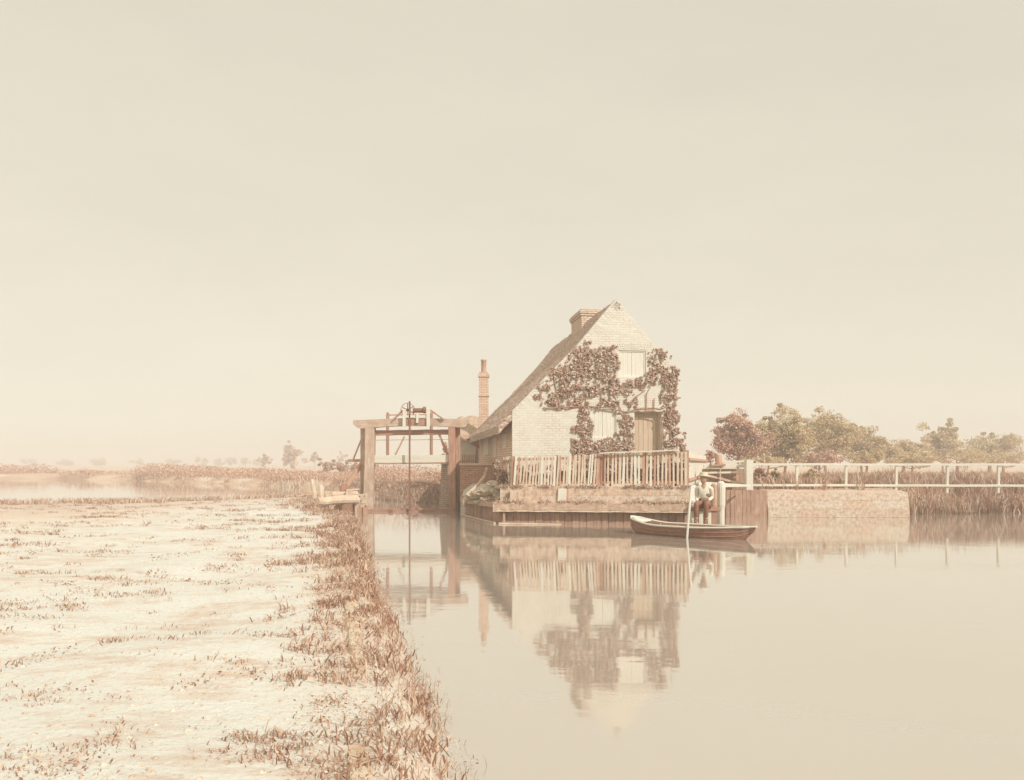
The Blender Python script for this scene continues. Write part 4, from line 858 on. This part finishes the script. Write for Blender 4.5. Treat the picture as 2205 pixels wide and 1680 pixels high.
for a_ in (aR, aL): skinned("boot", [[(a_ + UP * .06, .05), (a_ - UP * .01, .048), (a_ + fw * .06 - UP * .04, .044), (a_ + fw * .18 - UP * .05, .036)]], M['boot'], man)
for s in (-1, 1):
    e = h1 + hd * .076 + side * s * .032 + UP * .012; mb = MB(); mb.tube([e - hd * .006, e, e + hd * .005, e + hd * .007], [.006, .011, .009, .002], 8); mb.build("eye", M['boot'], man)
e = h1 + hd * .080 - UP * .048; mb = MB(); mb.beam(e - side * .022, e + side * .022, .008, .008); mb.build("mouth", M['cloth'], man)
hb = MB(); cen = h2 + UP * .0 - hd * .008
rings = [(.165, -.004), (.165, .006), (.105, .012), (.100, .03), (.094, .085), (.07, .105), (.001, .108)]
vs = []; n = 20
for r_, z in rings:
    for k in range(n):
        a_ = 2 * math.pi * k / n; vs.append(cen + Vector((math.cos(a_) * r_, math.sin(a_) * r_, z + .012 * math.sin(a_ * 2) * (r_ > .15))))
fs = [(i * n + k, i * n + (k + 1) % n, i * n + n + (k + 1) % n, i * n + n + k) for i in range(len(rings) - 1) for k in range(n)] + [tuple(range(n - 1, -1, -1))]
hb.add(vs, fs).build("hat", M['straw'], man, smooth=True)
hr = crown_points(tuple(h1 - hd * .03 + UP * .02), (.08, .08, .07), 1, 1)
skinned("hair", [[(h1 - hd * .05 - UP * .035, .052), (h1 - hd * .035 + UP * .03, .072), (h2 - hd * .015, .070)]], M['cloth'], man)

# ------------------------------------------------------------------ trees
def at(u, D, z=None): p = P(u, 1000, D); p.z = gz(p.x, p.y) if z is None else z; return p
def treepx(name, label, u, v0, v1, wpx, D, lumps, per, mat='leaf', group=None, flat=1.0, leaf=None, cat="tree", low=.0):
    b_ = at(u, D); k = D / F; topz = CZ + (HZ - v0) * k; botz = max(b_.z + low, CZ + (HZ - v1) * k)
    rz = (topz - botz) / 2; tree(name, label, b_, topz, ((b_.x, b_.y, botz + rz), (wpx * k / 2, wpx * k / 2 * flat, rz)), lumps, per, leaf or k * 1.9, mat, group, cat, trunk_r=max(.05, wpx * k * .022))
gL = "trees in the far meadow"
treepx("meadow_tree", "small round tree leaning left, leftmost of the four trees standing in the far meadow", 570, 977, 1004, 30, 215, 26, 60, group=gL)
treepx("meadow_tree", "largest full-crowned tree standing alone in the far meadow", 629, 955, 1009, 54, 215, 60, 75, group=gL)
treepx("meadow_tree", "small mushroom-shaped tree between the largest meadow tree and the hedge", 677, 975, 997, 27, 230, 22, 60, group=gL)
treepx("meadow_tree", "thin faint tree behind the hedge bush just left of the sluice", 734, 972, 996, 22, 250, 16, 50, group=gL)
for k, (u, v0, v1, w_, D) in enumerate(((706, 990, 1016, 44, 95), (738, 996, 1016, 30, 90), (764, 997, 1018, 26, 88))):
    treepx("hedge_bush", ("broad dark hedge bush left of the sluice brace", "smaller rounded hedge bush next to the broad one", "hedge bush half hidden behind the left sluice post")[k], u, v0, v1, w_, D, 34, 70, group="hedge bushes in the meadow", cat="bush")
HZT = [(60, 984, 40), (140, 988, 34), (215, 986, 44), (300, 990, 36), (372, 985, 40), (436, 986, 30), (470, 988, 26), (498, 983, 28), (528, 986, 24), (552, 990, 22)]
for k, (u, v0, w_) in enumerate(HZT):
    where = ["leftmost of the far horizon row", "second from the left on the horizon", "third from the left on the horizon", "fourth from the left on the horizon", "fifth from the left on the horizon", "sixth from the left on the horizon", "seventh from the left on the horizon", "taller, eighth from the left on the horizon", "ninth from the left on the horizon", "last before the leaning meadow tree"][k]
    treepx("horizon_tree", "tiny hazy tree, " + where, u, v0, 1002, w_, 420, 14, 40, group="hazy trees on the horizon", leaf=.8)
gR = "trees on the right bank"
treepx("bank_tree", "bushy dark round tree right of the cottage above the lock gate", 1590, 886, 1001, 122, 52, 200, 130, group=gR, leaf=.075)
treepx("bank_tree", "broad yellowish tree just right of the dark bushy one", 1690, 890, 1001, 138, 57, 200, 120, 'leaf_ochre', gR, leaf=.085)
treepx("bank_tree", "large ochre tree merging with the broad yellowish one", 1778, 880, 1001, 128, 66, 150, 120, 'leaf_ochre', gR, leaf=.095)
treepx("bank_tree", "lower ochre tree right of the large ochre one", 1856, 918, 1001, 110, 74, 110, 110, 'leaf_ochre', gR, leaf=.11)
treepx("bank_tree", "low spreading ochre tree in the gap of the tree belt", 1945, 946, 1001, 130, 84, 110, 110, 'leaf_ochre', gR, leaf=.12)
treepx("bank_tree", "tall narrow hazy tree near the right end of the tree belt", 2030, 905, 1001, 90, 96, 110, 110, 'leaf_ochre', gR, leaf=.14)
treepx("bank_tree", "rightmost hazy spreading tree of the tree belt", 2130, 928, 1001, 160, 104, 120, 110, 'leaf_ochre', gR, leaf=.15)
for k, (u, v0, v1, w_, D, mt) in enumerate(((1636, 1003, 1050, 46, 26.0, 'leaf'), (1676, 1008, 1052, 40, 26.4, 'leaf_ochre'), (1530, 966, 1004, 34, 40, 'leaf'), (1745, 1008, 1060, 60, 27.5, 'leaf_ochre'), (1835, 1020, 1060, 70, 28, 'leaf_ochre'), (1655, 984, 1004, 120, 44, 'leaf_ochre'))):
    treepx("bank_bush", ("dark bush behind the first bay of the rail fence", "yellowish bush next to the dark one behind the rails", "small faint bush behind the end of the boarded fence", "low ochre bush behind the second bay of the rail fence", "low ochre bush behind the third bay of the rail fence", "wide low thicket under the dark bushy tree and the yellowish one")[k], u, v0, v1, w_, D, 30, 80, mt, "bushes on the right bank", cat="bush", leaf=.05)
for u, v0, w_, D, lb in ((1765, 972, 120, 60, "hedge thicket below the large ochre tree"), (1868, 966, 130, 66, "hedge thicket below the lower ochre tree"), (1965, 972, 120, 70, "hedge thicket in the low gap of the tree belt"), (2060, 964, 130, 76, "hedge thicket under the tall narrow tree"), (2160, 970, 140, 80, "hedge thicket at the right end of the tree belt")):
    treepx("hedge_thicket", "tangled pale " + lb, u, v0, 1004, w_, D, 40, 90, random.choice(('leaf', 'leaf_ochre')), "hedge thickets below the tree belt", leaf=.09, cat="hedge")
for k, (t_, wd_, hh_) in enumerate(((.07, 1.05, 0.90), (.2, 0.95, 0.75), (.34, 1.05, 0.85), (.46, 1.00, 1.00), (.60, 1.05, 0.95), (.73, 0.95, 1.05), (.86, 1.05, 0.90), (.96, 0.85, 1.00))):
    p = QA.lerp(QB, t_) + Vector((0, .95, 0)); p.z = 1.0
    tree("garden_shrub", ("small dark shrub behind the left end of the lower picket fence", "low shrub behind the lower picket fence, second from its left end", "shrub behind the middle of the lower picket fence", "shrub behind the gap where the two picket fences meet", "shrub under the shuttered lower window behind the taller fence", "shrub left of the cottage door behind the taller fence", "shrub right of the cottage door behind the taller fence", "shrub behind the right end of the taller fence")[k], p, p.z + hh_, ((p.x, p.y, p.z + hh_ * .5), (wd_ * .62, .35, hh_ * .55)), 26, 60, .05, 'ivy', "shrubs in the quay yard", "shrub", .03)
treepx("bush", "leafy bush growing behind the lean-to beside the right sluice post", 962, 945, 1000, 26, 40, 22, 60, cat="bush", leaf=.06)
for u, v0, v1, lb in ((587, 1002, 1017, "thin pale post in the meadow below the leaning tree"), (637.5, 985, 1012, "taller thin pale post in front of the largest meadow tree")):
    D = 105; a, b_ = P(u, v1, D), P(u, v0, D); mb = MB(); mb.beam(a, b_, .22, .22); tag(mb.build("meadow_post", M['pale_v'], origin=a), lb, "post", "posts in the meadow")

# ------------------------------------------------------------------ grasses, weeds and reeds (nobody could count them)
def scatter(n, x0, x1, y0, y1, pw_=1.0):
    x = rng.uniform(x0, x1, n); y = y0 + (y1 - y0) * rng.random(n) ** pw_; return x, y
def nz2(x, y, sx, sy, seed): return np.array([noise.noise(Vector((a * sx, b_ * sy, seed))) for a, b_ in zip(x, y)])
# tufts on the path, thick near the kerb and in cross-wise streaks
x, y = scatter(24000, -20, 0.4, 2.4, 30, 1.7); z, il, dl, jf, df = height(x, y)
edge = np.exp(-np.maximum(0, dl - .35) / .75) * (x > -7.5)
st_ = nz2(x, y, .55, 1.9, 2.0) + .5 * nz2(x, y, 2.2, 4.5, 6.0)
keep = il & (dl > .12) & ((st_ > .44 - edge * .85) | (rng.random(len(x)) < .03)); x, y, z, dl, edge = x[keep], y[keep], z[keep], dl[keep], edge[keep]
per = 13; bx_ = np.repeat(x, per) + rng.normal(0, .06, len(x) * per); by_ = np.repeat(y, per) + rng.normal(0, .05, len(x) * per); bz_ = np.repeat(z, per) - .01
hh = np.repeat((.035 + .07 * edge + .035 * rng.random(len(x)) ** 3) * np.clip(.35 + y * .08, .5, 1.3), per) * rng.uniform(.5, 1.4, len(bx_))
v, f = blades_mesh(np.stack([bx_, by_, bz_], 1), hh, .004 + hh * .10, .7); stuff(mesh_obj("path_grass", v, f, M['tuft']))
# weeds on the slope down to the water
x, y = scatter(7200, -6.2, .5, 2.4, 26, 1.4); z, il, dl, jf, df = height(x, y); keep = il & (dl < .75 + .2 * rng.random(len(x))) & (x > -6) & ~((x > -5.9) & (y > 23.2)); x, y, z, dl = x[keep], y[keep], z[keep], dl[keep]
tall = (.05 + .15 * np.clip(nz2(x, y, .9, .9, 11) + .40, 0, 1) * (dl < .6)) * np.clip(.45 + y * .06, .5, 1.15)
per = 7; px_ = np.repeat(x, per) + rng.normal(0, .07, len(x) * per); py_ = np.repeat(y, per) + rng.normal(0, .07, len(x) * per); pz_ = np.repeat(np.maximum(z, -.02), per) + np.repeat(tall, per) * rng.random(len(px_))
v, f = leaves_mesh(np.stack([px_, py_, pz_], 1), rng.uniform(.006, .020, len(px_)) * np.repeat(np.clip(.5 + y * .07, .6, 1.5), per), np.tile([0, 0, .8], (len(px_), 1)), 1.0, .45); stuff(mesh_obj("bank_weeds", v, f.tolist(), M['weed']))
per = 5; bx_ = np.repeat(x, per) + rng.normal(0, .06, len(x) * per); by_ = np.repeat(y, per) + rng.normal(0, .06, len(x) * per); bz_ = np.repeat(np.maximum(z, -.03), per)
hh = np.repeat(tall, per) * rng.uniform(.6, 1.5, len(bx_)); v, f = blades_mesh(np.stack([bx_, by_, bz_], 1), hh, .003 + hh * .018, .5); stuff(mesh_obj("bank_grass", v, f, M['grass']))
# weedy fringe on the far edge of the path
x, y = scatter(9000, -30, -5, 22, 32); z, il, dl, jf, df = height(x, y); keep = il & (dl < 2.2 * np.clip(nz2(x, y, .3, .3, 4) + .6, .1, 1)) & (y > 24.3) & (x < -5.6); x, y, z = x[keep], y[keep], z[keep]
per = 9; bx_ = np.repeat(x, per) + rng.normal(0, .1, len(x) * per); by_ = np.repeat(y, per) + rng.normal(0, .1, len(x) * per); bz_ = np.repeat(z, per); hh = rng.uniform(.06, .24, len(bx_))
v, f = blades_mesh(np.stack([bx_, by_, bz_], 1), hh, .02 + hh * .06, .5); stuff(mesh_obj("fringe_grass", v, f, M['grass']))
# reeds and rank grass on the far bank
x, y = scatter(60000, -75, 0, 27, 105, 1.3); z, il, dl, jf, df = height(x, y)
dn_ = nz2(x, y, .16, .10, 8) + .4 * nz2(x, y, .5, .4, 15)
keep = jf & (df > .15) & (df < 30) & (dn_ > -.25 + df * .012) & ~((x > -2.2) & (y < 40)) & (np.abs(x / y * F + 390) < 420); x, y, z, df, dn_ = x[keep], y[keep], z[keep], df[keep], dn_[keep]
per = 3; bx_ = np.repeat(x, per) + rng.normal(0, .15, len(x) * per); by_ = np.repeat(y, per) + rng.normal(0, .15, len(x) * per); bz_ = np.repeat(z, per) - .02
hh = np.repeat(np.clip(.22 + .65 * dn_, .1, .7) * np.where(df < 4, 1.0, .7), per) * rng.uniform(.5, 1.2, len(bx_))
v, f = blades_mesh(np.stack([bx_, by_, bz_], 1), hh, np.repeat(y, per) * .0011 + .01, .28); stuff(mesh_obj("far_reeds", v, f, M['reed']))
# darker scrub along the far waterside
x, y = scatter(26000, -70, -3, 30, 100, 1.1); z, il, dl, jf, df = height(x, y); q = nz2(x, y, .10, .06, 21) + .4 * nz2(x, y, .35, .3, 3)
keep = jf & (df > .5) & (df < 16) & (q > .02); x, y, z, q, df = x[keep], y[keep], z[keep], q[keep], df[keep]
per = 10; k = len(x) * per; yy = np.repeat(y, per); c_ = np.stack([np.repeat(x, per) + rng.normal(0, .3, k), yy + rng.normal(0, .3, k), np.repeat(z, per) + rng.random(k) * np.repeat(np.clip(.3 + q * 1.7, .3, 1.3), per)], 1)
v, f = leaves_mesh(c_, yy * .0011 * rng.uniform(.6, 1.3, k)); stuff(mesh_obj("far_scrub", v, f.tolist(), M['leaf']))
# grass on the right bank and below the trees
x, y = scatter(22000, 7, 45, 20, 60, 1.8); z, il, dl, jf, df = height(x, y); keep = jf & (df > .25) & (z > 0) & ((y < 34) | (rng.random(len(x)) < .6)) & (nz2(x, y, .3, .3, 31) > -.25); x, y, z = x[keep], y[keep], z[keep]
per = 6; bx_ = np.repeat(x, per) + rng.normal(0, .15, len(x) * per); by_ = np.repeat(y, per) + rng.normal(0, .12, len(x) * per); bz_ = np.repeat(z, per); hh = rng.uniform(.15, .6, len(bx_))
v, f = blades_mesh(np.stack([bx_, by_, bz_], 1), hh, .02 + np.repeat(y, per) * .0008, .4); stuff(mesh_obj("right_bank_grass", v, f, M['reed']))
x = rng.uniform(11.3, 44, 26000); y = np.interp(x, [11.6, 14.5, 19, 25, 40], [23.75, 25.0, 25.6, 24.6, 23.0]) + rng.random(len(x)) ** 1.5 * 4.5 - .1; z, il, dl, jf, df = height(x, y); keep = (z > -.2) & ((nz2(x, y, .5, .5, 41) > -.3) | (x < 17)); x, y, z = x[keep], y[keep], z[keep]
hh = rng.uniform(.2, .75, len(x)); v, f = blades_mesh(np.stack([x, y, z], 1), hh, .02 + hh * .02, .35); stuff(mesh_obj("waterside_reeds", v, f, M['reed']))
x = rng.uniform(-9.5, -1.9, 9000); y = np.interp(x, [-9.5, -6.4, -4.6, -2.6, -1.9], [42, 35.2, 32.6, 31.2, 28]) + rng.random(9000) ** 1.4 * 6 - .15; z, il, dl, jf, df = height(x, y); keep = jf & (z > -.15) & (nz2(x, y, .5, .5, 51) > -.35); x, y, z = x[keep], y[keep], z[keep]
per = 3; bx_ = np.repeat(x, per) + rng.normal(0, .08, len(x) * per); by_ = np.repeat(y, per) + rng.normal(0, .08, len(x) * per); bz_ = np.repeat(z, per); hh = np.repeat(.14 + .34 * np.clip(nz2(x, y, .6, .6, 61) + .5, 0, 1), per) * rng.uniform(.5, 1.2, len(bx_))
v, f = blades_mesh(np.stack([bx_, by_, bz_], 1), hh, .018 + hh * .03, .35); stuff(mesh_obj("waterside_grass", v, f, M['reed']))
x, y = scatter(9000, -18, 0, 2.4, 28, 1.7); z, il, dl, jf, df = height(x, y); keep = il & (dl > .5) & (nz2(x, y, .7, 2.0, 71) + .5 * nz2(x, y, 2.5, 5, 72) + .5 * np.exp(-dl / 1.2) > .38); x, y, z = x[keep], y[keep], z[keep]
per = 16; k = len(x) * per; c_ = np.stack([np.repeat(x, per) + rng.normal(0, .07, k), np.repeat(y, per) + rng.normal(0, .05, k), np.repeat(z, per) + rng.uniform(0, .045, k)], 1)
v, f = leaves_mesh(c_, rng.uniform(.007, .02, k) * np.clip(.5 + c_[:, 1] * .06, .6, 1.5), np.tile([0, 0, 1.0], (k, 1)), .9, .5); stuff(mesh_obj("path_herbs", v, f.tolist(), M['tuft']))
n = 420; tq = rng.random(n); vq = []
for t_ in tq:
    if noise.noise(Vector((t_ * 9, 3, 0))) < -.1: continue
    up_ = random.random() < .35; z0 = 1.07 if up_ else .60; o0 = -.15 if up_ else random.uniform(-.1, .2); p = ql(t_, z0, o0)
    for _ in range(14): vq.append((p.x + random.gauss(0, .05), p.y + random.gauss(0, .03), p.z + abs(random.gauss(0, .045)) - (.03 if up_ else 0)))
for _ in range(90):
    t_ = random.random(); p = qc(t_, .62, random.uniform(-.35, .1))
    for _ in range(14): vq.append((p.x + random.gauss(0, .05), p.y + random.gauss(0, .05), p.z + abs(random.gauss(0, .05))))
v, f = leaves_mesh(vq, rng.uniform(.012, .032, len(vq))); stuff(mesh_obj("quay_weeds", v, f.tolist(), M['weed']))
# small stones trodden into the path
x, y = scatter(7000, -14, 0, 2.6, 24, 1.6); z, il, dl, jf, df = height(x, y); keep = il & (dl > .7); x, y, z = x[keep], y[keep], z[keep]
vs = []; fs = []; base_i = [(0, 0, 1), (1, 0, 0), (0, 1, 0), (-1, 0, 0), (0, -1, 0)]; tri = [(0, 1, 2), (0, 2, 3), (0, 3, 4), (0, 4, 1)]
for a, b_, c in zip(x, y, z):
    r = random.uniform(.008, .03); an = random.random() * 6; n0 = len(vs)
    for (i, j, k) in base_i: vs.append((a + (i * math.cos(an) - j * math.sin(an)) * r * random.uniform(.7, 1.4), b_ + (i * math.sin(an) + j * math.cos(an)) * r * random.uniform(.7, 1.3), c - .004 + k * r * .6))
    fs += [(n0 + p, n0 + q, n0 + s) for p, q, s in tri]
stuff(mesh_obj("path_stones", vs, fs, M['earth']))

# ------------------------------------------------------------------ haze
mb = MB(); mb.box((-2700, -20, -1.7), (2700, 2700, 12)); hz = mb.build("haze", None)
m = bpy.data.materials.new("haze_air"); m.use_nodes = True; t = m.node_tree; t.nodes.clear()
o = t.nodes.new("ShaderNodeOutputMaterial"); pv = t.nodes.new("ShaderNodeVolumePrincipled")
pv.inputs["Color"].default_value = (0.88, 0.87, 0.85, 1); pv.inputs["Density"].default_value = 0.0035; pv.inputs["Anisotropy"].default_value = 0.0
t.links.new(pv.outputs[0], o.inputs["Volume"]); hz.data.materials.append(m); hz["kind"] = "stuff"
